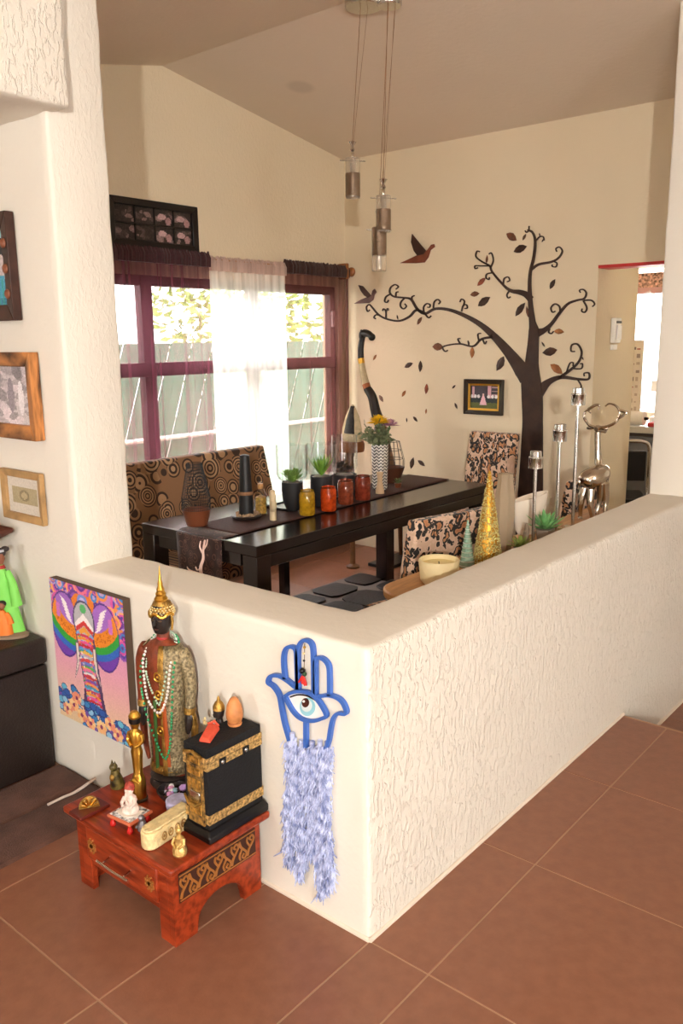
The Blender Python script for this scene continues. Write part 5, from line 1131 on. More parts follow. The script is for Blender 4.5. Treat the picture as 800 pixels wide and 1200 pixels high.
# front frame and drawer (facing -x)
MB().box(X0, X0+.02, Y0+.02, Y0+.065, .0, AZ-.022).build('front_post', REDWOOD, rt, bev=.002); MB().box(X0, X0+.02, Y1-.065, Y1-.02, .0, AZ-.022).build('front_post', REDWOOD, rt, bev=.002)
MB().box(X0+.002, X0+.02, Y0+.065, Y1-.065, .09, .112).build('front_rail', REDWOOD, rt, bev=.002)
MB().box(X0+.002, X0+.03, Y0+.02, Y1-.02, AZ-.04, AZ-.022).build('front_rail', REDWOOD, rt, bev=.002)
dr = MB().box(X0-.008, X0+.25, Y0+.06, Y1-.06, .114, AZ-.042).build('drawer', REDWOOD, rt, bev=.004)
yc = (Y0+Y1)/2
MB().tube([(X0-.036, yc-.075, .158), (X0-.038, yc, .158), (X0-.036, yc+.075, .158)], .0042, 8).tube([(X0-.036, yc-.05, .158), (X0-.006, yc-.05, .166)], .0032, 6).tube([(X0-.036, yc+.05, .158), (X0-.006, yc+.05, .166)], .0032, 6).build('handle', CHROME, dr)
for yy in (Y0+.09, Y1-.09):
    mb = MB()
    for q in range(8):
        a = q*PI/4; Q = catmull([(yy, .165), (yy+.014*math.cos(a), .165+.014*math.sin(a)), (yy+.02*math.cos(a+.5), .165+.024*math.sin(a+.5))], 3); ribbon(mb, Q, [.009, .008, .007, .006, .005, .004, .004], lambda u, v, d: Vector((X0-.008-d, u, v)), 0, .004)
    mb.build('medallion', MATS['carved_brass_wood'], dr)

# ---- things on the red table
def tspot(px, py, z=AZ): p = at(px, py, z=z); p.z = z+.0005; return p, depth_of(p)/F
# standing buddha
bp = Vector((-.085, .735, AZ+.0005)); kb = depth_of((-.085, .735, .6))/F
bud = thing('buddha_statue', bp, PI+.30, 'tall standing dark and gold statue in robes with a spired crown', 'statue'); bud.scale = (.84, .82, .985)   # local +x is its front
DKF = mat('statue_dark', (38, 30, 27), .35, bump=.3, bscale=60); ROBE = mat('statue_red_robe', (120, 54, 30), .4, var=.4, vscale=30, bump=.3, bscale=70)
SILR = mat('statue_silver_mosaic', (150, 136, 104), .35, .55, var=.55, vscale=110, bump=.6, bscale=150)
HB = .70
MB().lathe([(.001, 0), (.075, 0), (.082, .012), (.07, .026), (.078, .036), (.06, .048)], 24).build('lotus_base', DKF, bud)
MB().loft([(0, 0, .04, .056, .075), (0, 0, .08, .05, .07), (0, 0, .2, .05, .074), (0, 0, .3, .05, .076), (0, 0, .36, .05, .078), (0, 0, .42, .054, .086), (0, 0, .455, .048, .088), (0, 0, .478, .034, .06), (0, 0, .492, .022, .026), (0, 0, .515, .021, .024)], 24).build('body', ROBE, bud)
# open outer coat: left side silver, gold trimmed
def shell(a0, a1, sc, secs, name, m):
    n = 14; vs = []
    for (z, rx, ry) in secs:
        for i in range(n+1): a = a0+(a1-a0)*i/n; vs.append((rx*sc*math.cos(a), ry*sc*math.sin(a), z))
    fs = [(k*(n+1)+i, k*(n+1)+i+1, (k+1)*(n+1)+i+1, (k+1)*(n+1)+i) for k in range(len(secs)-1) for i in range(n)]
    o = MB().add(vs, fs).build(name, m, bud, sm=60); s = o.modifiers.new('t', 'SOLIDIFY'); s.thickness = .004; s.offset = 1; return o
SEC = [(.05, .058, .079), (.08, .053, .073), (.2, .051, .075), (.3, .051, .077), (.36, .051, .079), (.42, .055, .087), (.455, .049, .089), (.476, .036, .062)]
shell(.3, 1.85, 1.05, SEC, 'silver_coat', SILR); shell(-PI, -1.3, 1.04, SEC, 'back_coat', SILR)
shell(.12, .36, 1.08, SEC, 'gold_trim', OLDGOLD)
for z in (.2, .26, .32, .38):
    mb = MB(); mb.tube([(.058, .006+.014*math.cos(q*PI/6), z+.014*math.sin(q*PI/6)) for q in range(12)], .0035, 6, closed=True); mb.ball((.059, .006, z), .005, 8, 6); mb.build('gold_rosette', GOLD, bud)
MB().tube([(.055, -.02, .06), (.057, -.016, .2), (.058, -.014, .3)], .008, 8, flat=.5).build('green_sash', mat('green_sash', (60, 96, 44), .5), bud)
MB().tube([(.052, .03, .08), (.055, .028, .2), (.056, .024, .3)], .010, 8, flat=.5).build('orange_sash', mat('orange_sash', (176, 84, 36), .5), bud)
MB().loft([(0, 0, .052, .062, .082), (0, 0, .062, .064, .084), (0, 0, .076, .056, .078)], 24).build('gold_hem', OLDGOLD, bud)
for s in (-1, 1):
    nm = SILR if s > 0 else ROBE
    MB().tube(catmull([(0, s*.075, .455), (.0, s*.1, .41), (-.002, s*.108, .34), (.006, s*.106, .27)], 5), [.027, .029, .029, .028, .027, .027, .026, .025, .025, .024, .023, .022, .021, .02, .02, .02], 12).build('arm', nm, bud)
    MB().tube([(.005, s*.106, .275), (.007, s*.105, .255)], .0225, 12).build('gold_cuff', OLDGOLD, bud)
    MB().tube(catmull([(.007, s*.105, .26), (.016, s*.104, .225), (.02, s*.1, .19)], 4), [.015, .017, .018, .018, .017, .015, .013, .01, .006], 10, flat=.6).build('hand', DKF, bud)
    MB().tube(catmull([(.004, s*.112, .26), (-.002, s*.118, .2), (.002, s*.108, .12), (.01, s*.09, .07)], 4), [.012, .014, .015, .015, .015, .014, .013, .012, .011, .01, .009, .008, .006], 8).build('sleeve_drape', OLDGOLD if s > 0 else ROBE, bud)
MB().lathe([(.0235, .49), (.026, .494), (.0235, .499)], 16).build('red_collar', mat('statue_collar', (170, 40, 40), .4), bud)
MB().loft([(.004, 0, .508, .016, .018), (.008, 0, .514, .026, .026), (.006, 0, .53, .035, .034), (.003, 0, .55, .039, .038), (0, 0, .575, .041, .04), (0, 0, .6, .035, .035), (0, 0, .615, .02, .02)], 20).build('head', DKF, bud)
MB().tube([(.043, 0, .562), (.05, 0, .545), (.046, 0, .541)], [.004, .0065, .004], 8).build('nose', DKF, bud)
for s in (-1, 1):
    MB().ball((.036, s*.015, .557), (.006, .009, .0035), 8, 6).build('eye', mat('statue_eye', (90, 70, 50), .4), bud); MB().tube([(0, s*.041, .575), (-.002, s*.043, .55), (0, s*.041, .522)], [.004, .006, .004], 8).build('ear', OLDGOLD, bud)
MB().ball((.04, 0, .53), (.006, .012, .003), 8, 6).build('lips', mat('statue_lips', (70, 42, 34), .4), bud)
mb = MB().loft([(-.006, 0, .572, .044, .0435), (-.004, 0, .59, .043, .042), (-.003, 0, .61, .032, .032), (0, 0, .622, .014, .014)], 20)
mb.build('hair', OLDGOLD, bud)
mb = MB()
for j in range(7):
    z = .575+j*.0065; r = .045-.0008*j*j
    for i in range(22-j): a = 2*PI*(i+.5*(j % 2))/(22-j); mb.ball((-.004+r*math.cos(a), r*math.sin(a), z), .0042, 6, 4)
o = mb.build('hair_curls', mat('silver_curls', (182, 160, 110), .3, .8), bud); o['kind'] = 'stuff'
MB().tube([(.0455*math.cos(a)-.001, .0455*math.sin(a), .574+.006*math.cos(a*5)) for a in np.linspace(-1.7, 1.7, 24)], .0055, 8).build('headband', GOLD, bud)
MB().lathe([(.024, .612), (.026, .62), (.018, .63), (.02, .636), (.014, .645), (.015, .65), (.009, .662), (.01, .667), (.006, .68), (.0035, .70), (.0006, .725)], 16).build('spire', GOLD, bud)
# bead necklaces draped on the statue
def necklace(lab, mt, pts, r, name='bead_necklace'):
    t = thing(name, bud.location, bud.rotation_euler.z, lab, 'necklace'); t.scale = bud.scale; mb = MB(); Q = catmull(pts+[pts[0]], 14); acc = 0
    last = None
    for q in Q:
        q = Vector(q)
        if last is None or (q-last).length > r*1.9: mb.ball(q, r, 6, 5); last = q
    o = mb.build('beads', mt, t); o['kind'] = 'stuff'; return t
necklace('white bead necklace hanging on the dark and gold statue', mat('white_beads', (232, 222, 216), .35), [(-.03, 0, .505), (-.012, .05, .485), (.05, .06, .42), (.064, .05, .33), (.066, .012, .265), (.066, -.035, .3), (.064, -.05, .38), (.05, -.055, .44), (-.012, -.048, .487)], .0052)
necklace('long green bead necklace hanging on the dark and gold statue', mat('jade_beads', (52, 150, 96), .25), [(-.034, 0, .502), (-.014, .058, .485), (.05, .074, .41), (.066, .07, .3), (.07, .055, .17), (.072, .03, .115), (.07, -.005, .16), (.068, -.05, .27), (.06, -.066, .4), (-.014, -.056, .485)], .0052)
necklace('short pearl and green bead strand looped at the statue waist', mat('pale_green_beads', (176, 206, 180), .3), [(-.03, 0, .508), (-.01, .046, .49), (.054, .045, .40), (.066, .022, .31), (.066, .002, .3), (.056, -.045, .40), (-.01, -.046, .49)], .0042)
# dark dish of crystals at the feet
p, k = tspot(203, 934); t = thing('crystal_dish', p, 0, 'dark round dish of crystals and tiny charms at the statue feet', 'dish')
MB().lathe([(.001, 0), (13*k, 0), (18*k, 7*k), (19*k, 11*k), (17.5*k, 11*k), (16*k, 7*k), (.001, 4*k)], 26).build('dish', mat('smoky_dish', (52, 46, 48), .2, spec=.7), t)
rr = random.Random(6)
for i in range(16):
    a = rr.uniform(0, 2*PI); q = rr.uniform(0, 11)*k; s = rr.uniform(2.5, 4.5)*k; c = rr.choice([(80, 30, 50), (150, 190, 200), (214, 150, 190), (190, 150, 210), (60, 50, 60), (220, 214, 216)])
    u = Vector((q*math.cos(a), q*math.sin(a), 7*k)); MB().lathe([(.3*s, 0), (s, .4*s), (s*.9, 1.4*s), (.1*s, 2.2*s)], 6, M=Matrix.Translation(u) @ Matrix.Rotation(rr.uniform(-.6, .6), 4, 'X') @ Matrix.Rotation(rr.uniform(-.6, .6), 4, 'Y')).build('crystal', mat('crystal_%d%d' % (c[0], c[1]), c, .2, spec=.7), t, sm=0)
# black shrine box with gold bands
kx0, kx1, ky0, ky1 = -.24, -.008, .375, .505; kh = .275
kb_ = thing('shrine_box', ((kx0+kx1)/2, (ky0+ky1)/2, AZ+.0005), 0, 'black velvet box with gold embroidered bands on a black plinth', 'box')
hx, hy = (kx1-kx0)/2, (ky1-ky0)/2
MB().rings([[(-hx, -hy, 0), (hx, -hy, 0), (hx, hy, 0), (-hx, hy, 0)], [(-hx, -hy, .02), (hx, -hy, .02), (hx, hy, .02), (-hx, hy, .02)], [(-hx+.012, -hy+.012, .032), (hx-.004, -hy+.012, .032), (hx-.004, hy-.012, .032), (-hx+.012, hy-.012, .032)]]).build('plinth', BLACK, kb_, bev=.003)
VEL = mat('black_velvet', (16, 16, 18), .85, sheen=0, bump=.3, bscale=120)
a, b = hx-.016, hy-.016
MB().box(-a, a+.008, -b, b, .03, kh).build('body', VEL, kb_, bev=.002)
BAND = mat('gold_band_cloth', (172, 136, 78), .45, .5, var=.45, vscale=120, bump=.5, bscale=160, col2=(206, 170, 106))
def band(z0, z1, nm='band'):
    MB().box(-a-.002, a+.01, -b-.002, b+.002, z0, z1).build(nm, BAND, kb_)
band(.212, .231, 'upper_band'); band(.233, .25, 'upper_band'); band(.048, .076, 'lower_band')
for x in (-.045, .045):
    q = MB().box(x-.012, x+.012, -b-.004, -b, .21, .231).build('patch', VEL, kb_); MB().ball((x, -b-.004, .2205), (.006, .003, .007), 10, 6).build('silver_stud', STEEL, q)
DOOR = mat('gold_door', (188, 142, 66), .35, .7, var=.5, vscale=70, bump=.6, bscale=110)
MB().box(-a-.006, -a, -.034, .034, .04, .252).build('door_curtain', mat('black_gold_cloth', (48, 38, 24), .6, var=.7, vscale=60, col2=(140, 104, 48)), kb_, bev=.002)
for z, h_ in ((.226, .02), (.19, .024), (.148, .03), (.07, .04)): MB().box(-a-.009, -a-.005, -.026, .026, z, z+h_).build('gold_panel', DOOR, kb_, bev=.003)
MB().box(-a-.009, -a-.005, -.02, .02, .115, .14).build('silver_panel', STEEL, kb_, bev=.002); MB().tube([(-a-.008, -.036, .252), (-a-.01, 0, .262), (-a-.008, .036, .252)], .005, 8).build('gold_swag', OLDGOLD, kb_)
MB().tube([(-a-.012, -.04, .12), (-a-.018, -.015, .104), (-a-.018, .015, .104), (-a-.012, .04, .12)], [.003, .0055, .0055, .003], 8).build('tie', OLDGOLD, kb_)
KT = AZ+kh+.0005
# on top of the box
p = at(275, 849, z=KT); k = depth_of(p)/F; p.z = KT+.0005; t = thing('carved_egg', p, 0, 'carved orange wooden egg on top of the black box', 'ornament')
MB().lathe([(.001, 0), (8*k, 0), (8.6*k, 2*k), (7.8*k, 4*k), (9.8*k, 9*k), (10.2*k, 15*k), (8.6*k, 24*k), (5*k, 32*k), (2.6*k, 34*k), (.001, 34.5*k)], 20).build('egg', mat('orange_wood', (206, 134, 78), .5, var=.2, vscale=30, bump=.2, bscale=60), t)
MB().lathe([(8*k, 2.4*k), (8.4*k, 3.6*k), (7.6*k, 4.4*k)], 20).build('base_ring', mat('orange_wood_dark', (160, 92, 50), .5), t)
p = at(257, 846, z=KT); p.z = KT+.0005; p.x = min(p.x, -.03); t = thing('buddha_bust', p, PI, 'small dark buddha head with a gold cap behind the orange egg', 'figurine')
MB().loft([(0, 0, 0, 5*k, 5*k), (0, 0, 5*k, 4*k, 4*k), (1*k, 0, 8*k, 6.5*k, 6*k), (0, 0, 15*k, 7.4*k, 6.6*k), (0, 0, 20*k, 6*k, 6*k)], 16).build('head', DKF, t); MB().lathe([(7.2*k, 16*k), (7*k, 20*k), (4.5*k, 25*k), (2.4*k, 27*k), (1.8*k, 30*k), (.3*k, 33*k)], 16).build('gold_cap', OLDGOLD, t)
MB().tube([(7*k, 0, 14*k), (8.6*k, 0, 11*k)], [.8*k, 1.2*k], 6).build('nose', DKF, t)
p = at(246, 862, z=KT); p.z = KT+.0005; t = thing('cloth_pouch', p, .55, 'orange-red folded cloth pouch lying on the black box', 'pouch')
MB().rings([[(x*k, y*k, z*k) for x, y, z in r] for r in ([(-19, -6, 0), (14, -7, 0), (19, 2, 0), (15, 8, 0), (-17, 7, 0)], [(-20, -6.5, 2), (15, -7.5, 2.5), (20, 2, 3), (16, 8.5, 3), (-18, 7.5, 2.5)], [(-17, -4, 5), (12, -5, 7), (15, 1, 8), (12, 6, 7.5), (-15, 5, 5.5)])]).build('pouch', mat('coral_cloth', (222, 84, 58), .7, bump=.4, bscale=70), t, bev=.003)
MB().tube([(14*k, -6*k, 5*k), (18*k, 0, 9*k), (15*k, 7*k, 6*k)], 1.6*k, 6).build('fold', MATS['coral_cloth'], t)
p = at(243, 851, z=KT); p.z = KT+.0005; p.y += .01; o = MB().ball((0, 0, 3*k), (2.6*k, 2.6*k, 3*k), 8, 6).ball((0, 0, 8*k), (1.8*k, 1.8*k, 2.2*k), 8, 6).tube([(0, 0, 4*k), (-3*k, 0, 7*k)], .8*k, 5).build('tiny_figurine', IVORY, loc=p); tag(o, 'tiny cream figurine beside the small buddha head', 'figurine')
# slender gold figure
p, k = tspot(164, 937); t = thing('gold_figurine', p, PI+.3, 'slender gold figure with a black headband on a round foot', 'figurine')
MB().lathe([(.001, 0), (9*k, 0), (9.5*k, 3*k), (8*k, 4*k), (.001, 4*k)], 18).build('foot_disc', mat('dark_disc', (60, 46, 30), .4), t)
MB().loft([(0, 0, 3*k, 8*k, 8*k), (0, 0, 22*k, 8*k, 8*k), (0, 0, 30*k, 7*k, 7*k), (0, 0, 34*k, 5*k, 5.5*k), (0, 0, 50*k, 5.5*k, 6.5*k), (0, 0, 62*k, 6*k, 7.5*k), (0, 0, 68*k, 4.6*k, 5.6*k), (0, 0, 78*k, 6*k, 9*k), (0, 0, 86*k, 5.4*k, 8.5*k), (0, 0, 89*k, 3*k, 3.4*k), (0, 0, 92*k, 3*k, 3*k)], 18).build('body', GOLD, t)
MB().loft([(0, 0, 91*k, 4*k, 4*k), (0, 0, 96*k, 6*k, 5.6*k), (0, 0, 103*k, 6.3*k, 6*k)], 16).build('head', GOLD, t); MB().lathe([(6.2*k, 97*k), (6.9*k, 98*k), (6.9*k, 103*k), (6*k, 104*k)], 16).build('black_headband', BLACK, t); MB().lathe([(6.4*k, 103*k), (7*k, 106*k), (4*k, 111*k), (.001, 111.5*k)], 16).build('cap', GOLD, t)
for s in (-1, 1): MB().tube(catmull([(0, s*8.5*k, 84*k), (2*k, s*10*k, 76*k), (6*k, s*3*k, 70*k)], 4), [2.6*k, 2.6*k, 2.4*k, 2.4*k, 2.2*k, 2.2*k, 2*k, 2*k, 1.8*k], 8).build('arm', GOLD, t)
MB().tube([(8*k, -5*k, 27*k), (9*k, 0, 30*k), (8*k, 6*k, 26*k)], [1.5*k, 2.6*k, 1.5*k], 8).build('bow', GOLD, t)
# dark cat with gold patches
p, k = tspot(138, 922); t = thing('cat_figurine', p, PI, 'small black and gold seated cat figurine at the table corner', 'figurine')
MB().loft([(0, 0, 0, 8*k, 8*k), (0, 0, 4*k, 9*k, 8.5*k), (1*k, 0, 12*k, 7*k, 7*k), (2*k, 0, 19*k, 5*k, 5.4*k), (3*k, 0, 23*k, 4*k, 4*k)], 16).build('body', mat('black_gold', (34, 30, 20), .35, var=.5, vscale=60, col2=(96, 84, 40)), t)
MB().ball((4*k, 0, 27*k), (5*k, 4.6*k, 4.6*k), 12, 8).build('head', MATS['black_gold'], t); MB().ball((6.6*k, 0, 14*k), (3*k, 4*k, 4.6*k), 10, 6).build('gold_chest', OLDGOLD, t); MB().tube([(0, -6*k, 6*k), (-8*k, -9*k, 12*k), (-9*k, -9*k, 17*k)], [3*k, 2.4*k, 1.6*k], 8).build('tail', MATS['black_gold'], t)
for s in (-1, 1): MB().lathe([(1.8*k, 0), (.2*k, 5*k)], 6, c=(3.5*k, s*2.8*k, 30*k)).build('ear', MATS['black_gold'], t)
# mini stool with red feet
p, k = tspot(153, 966); t = thing('mini_stool', p, .1, 'tiny square painted stool on red ball feet', 'stool')
hs = .044
for sx in (-1, 1):
    for sy in (-1, 1): MB().lathe([(2*k, 0), (3.6*k, 2*k), (3.6*k, 5*k), (2.2*k, 7*k), (2.4*k, 12*k)], 12, c=(sx*.034, sy*.036, 0)).build('foot', mat('red_gloss', (190, 34, 30), .25), t)
MB().box(-hs, hs, -hs*1.1, hs*1.1, 12*k, 15.5*k).build('top', mat('stool_edge', (206, 110, 74), .45), t, bev=.002)
MB().box(-hs+.006, hs-.006, -hs*1.1+.006, hs*1.1-.006, 15.4*k, 16*k).build('painted_top', mat('stool_paint', (96, 84, 74), .5, var=.8, vscale=90, col2=(236, 226, 214)), t)
MB().prism([(-.03, -.01), (-.008, -.04), (.026, -.03), (.01, -.004), (.03, .03), (-.02, .036)], lambda u, v, d: Vector((u, v, d)), 15.9*k, 16.5*k).build('white_cloth', mat('white_cloth', (234, 226, 214), .8), t)
st_z = p.z+16.6*k
q_ = thing('seated_figurine', Vector((p.x+.004, p.y+.0, st_z)), PI+.4, 'white and red seated figurine on the tiny painted stool', 'figurine')
WHT = mat('white_red_paint', (232, 214, 196), .45, var=.35, vscale=70, col2=(236, 196, 186))
MB().loft([(0, 0, 0, 9*k, 10*k), (0, 0, 4*k, 9*k, 10*k), (-1*k, 0, 9*k, 6*k, 7*k), (-1*k, 0, 18*k, 5.4*k, 7*k), (0, 0, 22*k, 3*k, 3*k)], 16).build('body', WHT, q_); MB().ball((1*k, 0, 27*k), (5.6*k, 5.4*k, 5.8*k), 12, 8).build('head', WHT, q_)
MB().lathe([(5.6*k, 27*k), (6.4*k, 30*k), (5*k, 34*k), (1*k, 37*k)], 12, c=(-.5*k, 0, 0)).build('red_crown', mat('crown_red', (176, 70, 56), .5, var=.4, vscale=80), q_)
for s in (-1, 1): MB().tube([(0, s*7*k, 17*k), (5*k, s*8*k, 12*k), (8*k, s*5*k, 9*k)], [2.4*k, 2.2*k, 1.8*k], 8).build('arm', WHT, q_)
MB().tube(catmull([(6*k, 0, 26*k), (9*k, 0, 20*k), (8*k, 2*k, 13*k)], 4), list(np.linspace(2.2, 1.2, 9)*k), 8).build('trunk', WHT, q_)
# brass arch on a dark red block
p, k = tspot(105, 950); t = thing('incense_stand', p, 0, 'brass fan-shaped incense stand on a dark red wooden block', 'incense holder')
MB().box(-20*k, 20*k, -12*k, 12*k, 0, 4*k).build('block', mat('dark_red_block', (96, 34, 26), .35, var=.2), t, bev=.002)
P = [(12*k*math.cos(a), 4*k+15*k*math.sin(a)) for a in np.linspace(0, PI, 14)]
MB().prism(P, lambda u, v, d: Vector((u, d, v)), -1.6*k, 1.6*k).build('brass_fan', OLDGOLD, t, bev=.001).rotation_euler.z = -.55
mb = MB()
for a in np.linspace(.3, PI-.3, 6): mb.tube([(3*k*math.cos(a), -2*k, 5*k+3*k*math.sin(a)), (11*k*math.cos(a), -2*k, 4*k+13*k*math.sin(a))], 1*k, 5)
mb.build('ribs', GOLD, t).rotation_euler.z = -.55
# lavender tin
p, k = tspot(209, 952); t = thing('lavender_tin', p, 0, 'lavender round tin with a patterned lid beside the black box', 'tin')
MB().lathe([(.001, 0), (13*k, 0), (13.6*k, 1*k), (13.6*k, 12*k)], 24).build('tin_body', mat('lavender', (168, 164, 206), .45), t); MB().lathe([(14*k, 10*k), (14.2*k, 16*k), (13*k, 17.5*k), (.001, 18*k)], 24).build('lid', mat('lavender_lid', (186, 182, 216), .5, var=.2, vscale=60, bump=.3, bscale=80), t)
# carved ivory incense box
a_, ka = tspot(176, 992); b_, _ = tspot(221, 962)
dv = b_-a_; ln = dv.length; t = thing('incense_box', (a_+b_)/2, math.atan2(dv.y, dv.x), 'long cream carved incense box with rounded end', 'box')
P = [(-ln/2+.022*math.cos(a), .026*math.sin(a)) for a in np.linspace(PI/2, 3*PI/2, 9)]+[(ln/2, -.026), (ln/2, .026)]
MB().prism(P, lambda u, v, d: Vector((u, v, d)), 0, .05).build('box_body', IVORY, t, bev=.004)
MB().prism([(x*.97, y*.9) for x, y in P], lambda u, v, d: Vector((u, v, d)), .05, .058).build('lid', IVORY, t, bev=.004)
for s in (-1, 1):
    for i in range(5):
        x = -ln/2+.03+i*(ln-.05)/4; mb = MB(); mb.tube([(x+.008*math.cos(q*PI/4), s*.0265, .026+.012*math.sin(q*PI/4)) for q in range(8)], .0022, 5, closed=True); mb.ball((x, s*.0265, .026), (.004, .0015, .005), 6, 4); mb.build('fretwork', mat('ivory_dark', (160, 120, 60), .5), t)
# small silver and brass figures
p, k = tspot(167, 972); t = thing('silver_figurine', p, PI, 'tiny pewter figurine at the end of the cream carved box', 'figurine')
PEW = mat('pewter', (150, 148, 152), .4, .7)
MB().loft([(0, 0, 0, 6*k, 6*k), (0, 0, 6*k, 5.5*k, 6*k), (0, 0, 12*k, 3*k, 4*k)], 12).build('body', PEW, t); MB().ball((1*k, 0, 15*k), 4*k, 10, 6).build('head', PEW, t)
for s in (-1, 1): MB().ball((4*k, s*4*k, 4*k), (3.4*k, 2*k, 2*k), 8, 5).build('arm', PEW, t)
p, k = tspot(211, 1001); t = thing('brass_figurine', p, PI+.4, 'small brass seated figurine in front of the cream carved box', 'figurine')
BRS = mat('pale_brass', (206, 172, 104), .35, .7, bump=.3, bscale=100)
MB().lathe([(.001, 0), (8*k, 0), (8.6*k, 2*k), (7*k, 4*k)], 16).build('base', BRS, t); MB().loft([(0, 0, 4*k, 8*k, 9*k), (0, 0, 9*k, 7*k, 8.6*k), (0, 0, 13*k, 4.6*k, 5.4*k), (0, 0, 22*k, 4.6*k, 6*k), (0, 0, 25*k, 2*k, 2.2*k), (0, 0, 27*k, 2*k, 2*k)], 16).build('body', BRS, t)
MB().ball((.4*k, 0, 31*k), (4.2*k, 4*k, 4.8*k), 12, 8).build('head', BRS, t); MB().lathe([(2.6*k, 34*k), (1.6*k, 37*k), (.2*k, 39*k)], 10).build('topknot', BRS, t)
for s in (-1, 1): MB().tube([(0, s*6*k, 21*k), (3*k, s*7.4*k, 15*k), (7*k, s*2*k, 11*k)], [2*k, 1.9*k, 1.5*k], 8).build('arm', BRS, t)

# ================================================================ LEFT EDGE: OTTOMAN, FIGURES, MATS
LEA = mat('dark_leather', (38, 28, 24), .42, var=.15, vscale=12, bump=.35, bscale=140)
ot = thing('storage_ottoman', (-.36, 1.92, 0), 0, 'dark brown leather storage ottoman against the wall', 'ottoman')
MB().box(-.36, .345, -.36, .36, .004, .43).build('body', LEA, ot, bev=.008); MB().box(-.365, .35, -.365, .365, .436, .54).build('lid', LEA, ot, bev=.014, segs=3)
for x in (-.32, .3):
    for y in (-.32, .32): MB().box(x-.02, x+.02, y-.02, y+.02, 0, .022).build('foot', BLACK, ot)
RUGB = mat('brown_plush', (92, 62, 50), .95, sheen=.05, var=.25, vscale=14, bump=.5, bscale=220)
for (y0, y1, lab) in ((1.335, 1.545, 'dark brown plush mat touching the ottoman'), (1.112, 1.325, 'dark brown plush mat touching the red table')):
    P = MB(); n = 24; rg = []
    for i in range(n+1):
        x = -1.5+1.485*i/n; j = noise.noise((x*3, y0, 0))*.006
        rg.append([(x, y0+j, 0.0005), (x, y0+.004+j, .014), (x, y0+.03, .02), (x, (y0+y1)/2, .021), (x, y1-.03, .02), (x, y1-.004+j*.5, .014), (x, y1+j*.5, .0005)])
    o = P.rings(rg).build('floor_mat', RUGB, sm=60); tag(o, lab, 'mat')
sa, sb, sc_ = at(56, 943, z=.028), at(90, 927, z=.028), at(116, 909, z=.035)
o = MB().tube(catmull([sa, sa.lerp(sb, .5)+Vector((0, 0, .001)), sb, sc_], 4), [.006, .006, .006, .006, .006, .006, .006, .006, .0065, .007, .007, .006, .004], 8, flat=.7).build('white_stick', mat('white_wood', (226, 208, 196), .6)); tag(o, 'thin white stick lying across the brown mats', 'stick')
# green robed figure group on the ottoman
fp = at(10, 745, z=.541); kf = depth_of(fp)/F
fg = thing('robed_figurine', (fp.x, fp.y, .5405), -PI/2-.4, 'robed lady figurine in lime green with a child in orange on an oval base', 'figurine')
def fx(px, py):                       # offsets in the facing plane, local
    return ((px-10)*kf, 0, (745-py)*kf)
LIME = mat('lime_robe', (128, 214, 92), .55, bump=.2, bscale=40); ORG = mat('orange_robe', (232, 124, 44), .55, bump=.2, bscale=40); SKIN = mat('clay_skin', (140, 86, 62), .5); HAIRB = mat('clay_hair', (50, 40, 40), .5)
fg.rotation_euler.z = math.radians(-50)
MB().loft([(0, .0, 0, 24*kf, 14*kf), (0, 0, 3*kf, 24*kf, 14*kf), (0, 0, 5*kf, 20*kf, 11*kf)], 24).build('base', mat('grey_stone', (140, 118, 96), .8, bump=.4, bscale=40), fg)
MB().loft([(2*kf, 4*kf, 4*kf, 17*kf, 9*kf), (1*kf, 4*kf, 20*kf, 15*kf, 8.5*kf), (-1*kf, 4*kf, 45*kf, 11*kf, 7*kf), (-3*kf, 4*kf, 60*kf, 8.5*kf, 6*kf), (-3*kf, 4*kf, 76*kf, 8*kf, 5.5*kf), (-3*kf, 4*kf, 82*kf, 3.4*kf, 3.4*kf), (-3*kf, 4*kf, 87*kf, 3*kf, 3*kf)], 18).build('robe', LIME, fg)
for s, ex in ((1, 12), (-1, -14)): MB().tube(catmull([((-3+s*7)*kf, 3*kf, 78*kf), ((-3+s*13)*kf, 1*kf, 64*kf), ((-2+s*15)*kf, -2*kf, 50*kf), ((0+s*14)*kf, -2*kf, 38*kf)], 4), [kf*v for v in np.linspace(3.6, 6.5, 13)], 10).build('sleeve', LIME, fg)
MB().loft([(-3*kf, 3*kf, 86*kf, 3.6*kf, 3.4*kf), (-3*kf, 3*kf, 92*kf, 6*kf, 5.6*kf), (-3*kf, 3*kf, 99*kf, 5.4*kf, 5*kf)], 14).build('head', SKIN, fg)
MB().ball((-3*kf, 5*kf, 99*kf), (7*kf, 6.4*kf, 6*kf), 12, 8).ball((4*kf, 4*kf, 104*kf), (5*kf, 4*kf, 3.4*kf), 10, 6).build('hair', HAIRB, fg); MB().tube([(-8*kf, 0, 101*kf), (-3*kf, -2.4*kf, 102*kf), (4*kf, 0, 103*kf)], 1.5*kf, 6).build('hair_ribbon', mat('figure_ribbon', (190, 190, 196), .4), fg)
MB().lathe([(4.4*kf, 83*kf), (5.6*kf, 81*kf), (4*kf, 85*kf)], 14, c=(-3*kf, 4*kf, 0)).build('red_collar', MATS['statue_collar'], fg)
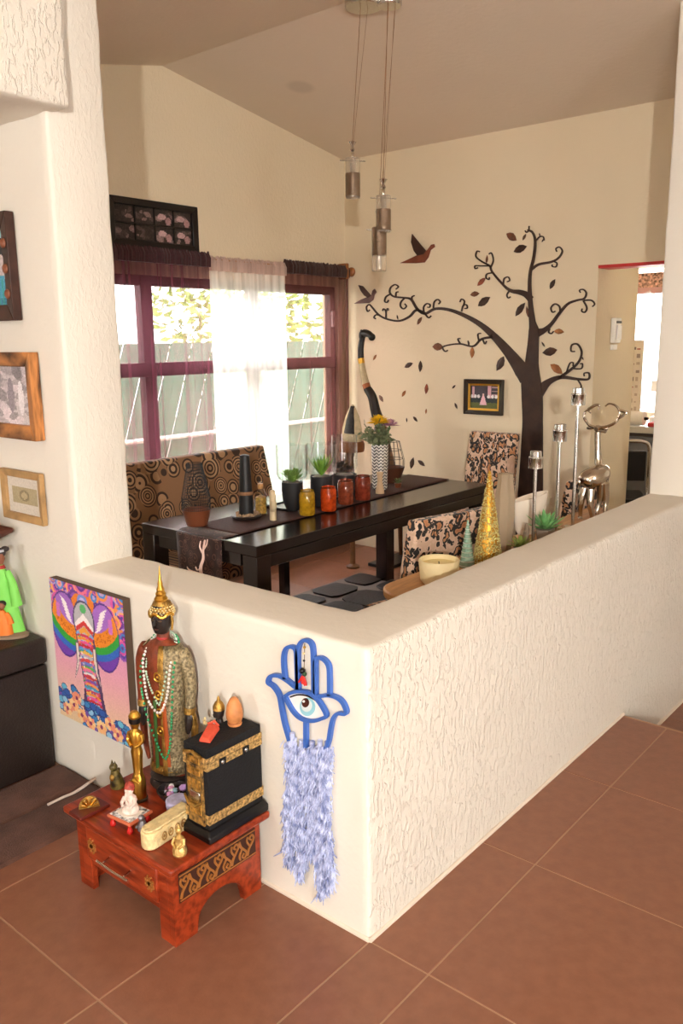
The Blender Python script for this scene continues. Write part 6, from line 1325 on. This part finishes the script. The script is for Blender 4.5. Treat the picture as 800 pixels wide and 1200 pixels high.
cx, cy = -1*kf, -7*kf
MB().loft([(cx, cy, 5*kf, 10*kf, 7*kf), (cx, cy, 16*kf, 9*kf, 6*kf), (cx-1*kf, cy, 28*kf, 6.5*kf, 4.6*kf), (cx-1*kf, cy, 34*kf, 2.6*kf, 2.6*kf)], 16).build('child_robe', ORG, fg); MB().ball((cx-1*kf, cy, 39*kf), 4.6*kf, 10, 8).build('child_head', SKIN, fg); MB().ball((cx-.6*kf, cy+1.6*kf, 41*kf), (4.8*kf, 4.4*kf, 4*kf), 10, 6).build('child_hair', HAIRB, fg)
MB().tube([(cx+4*kf, cy, 30*kf), (cx+8*kf, cy-2*kf, 24*kf), (cx+9*kf, cy-2*kf, 18*kf)], [2.4*kf, 3*kf, 3.6*kf], 8).build('child_sleeve', ORG, fg)
# dark wooden roofed shelf ornament behind the figure
hp = at(-6, 735, z=.541); hp.y += .12; hk = depth_of(hp)/F
hs_ = thing('wooden_pagoda', (-.205, 1.83, .5405), 0, 'dark wooden pagoda ornament with a spreading roof behind the green figurine', 'ornament')
MB().box(-.07, .07, -.06, .06, 0, .02).build('base', mat('pagoda_wood', (82, 40, 26), .4, var=.3, vscale=12), hs_, bev=.002)
for x in (-.05, .05):
    for y in (-.045, .045): MB().box(x-.008, x+.008, y-.008, y+.008, .02, .36).build('post', MATS['pagoda_wood'], hs_)
MB().rings([[(-.10, -.09, .355), (.10, -.09, .355), (.10, .09, .355), (-.10, .09, .355)], [(-.18, -.13, .395), (.18, -.13, .395), (.18, .13, .395), (-.18, .13, .395)], [(-.18, -.13, .41), (.18, -.13, .41), (.18, .13, .41), (-.18, .13, .41)], [(-.05, -.04, .46), (.05, -.04, .46), (.05, .04, .46), (-.05, .04, .46)], [(-.02, -.015, .48), (.02, -.015, .48), (.02, .015, .48), (-.02, .015, .48)]]).build('roof', MATS['pagoda_wood'], hs_, bev=.003)
MB().box(-.045, .045, -.04, .04, .27, .355).build('lantern_case', mat('pagoda_gold', (170, 110, 60), .4), hs_, bev=.002)
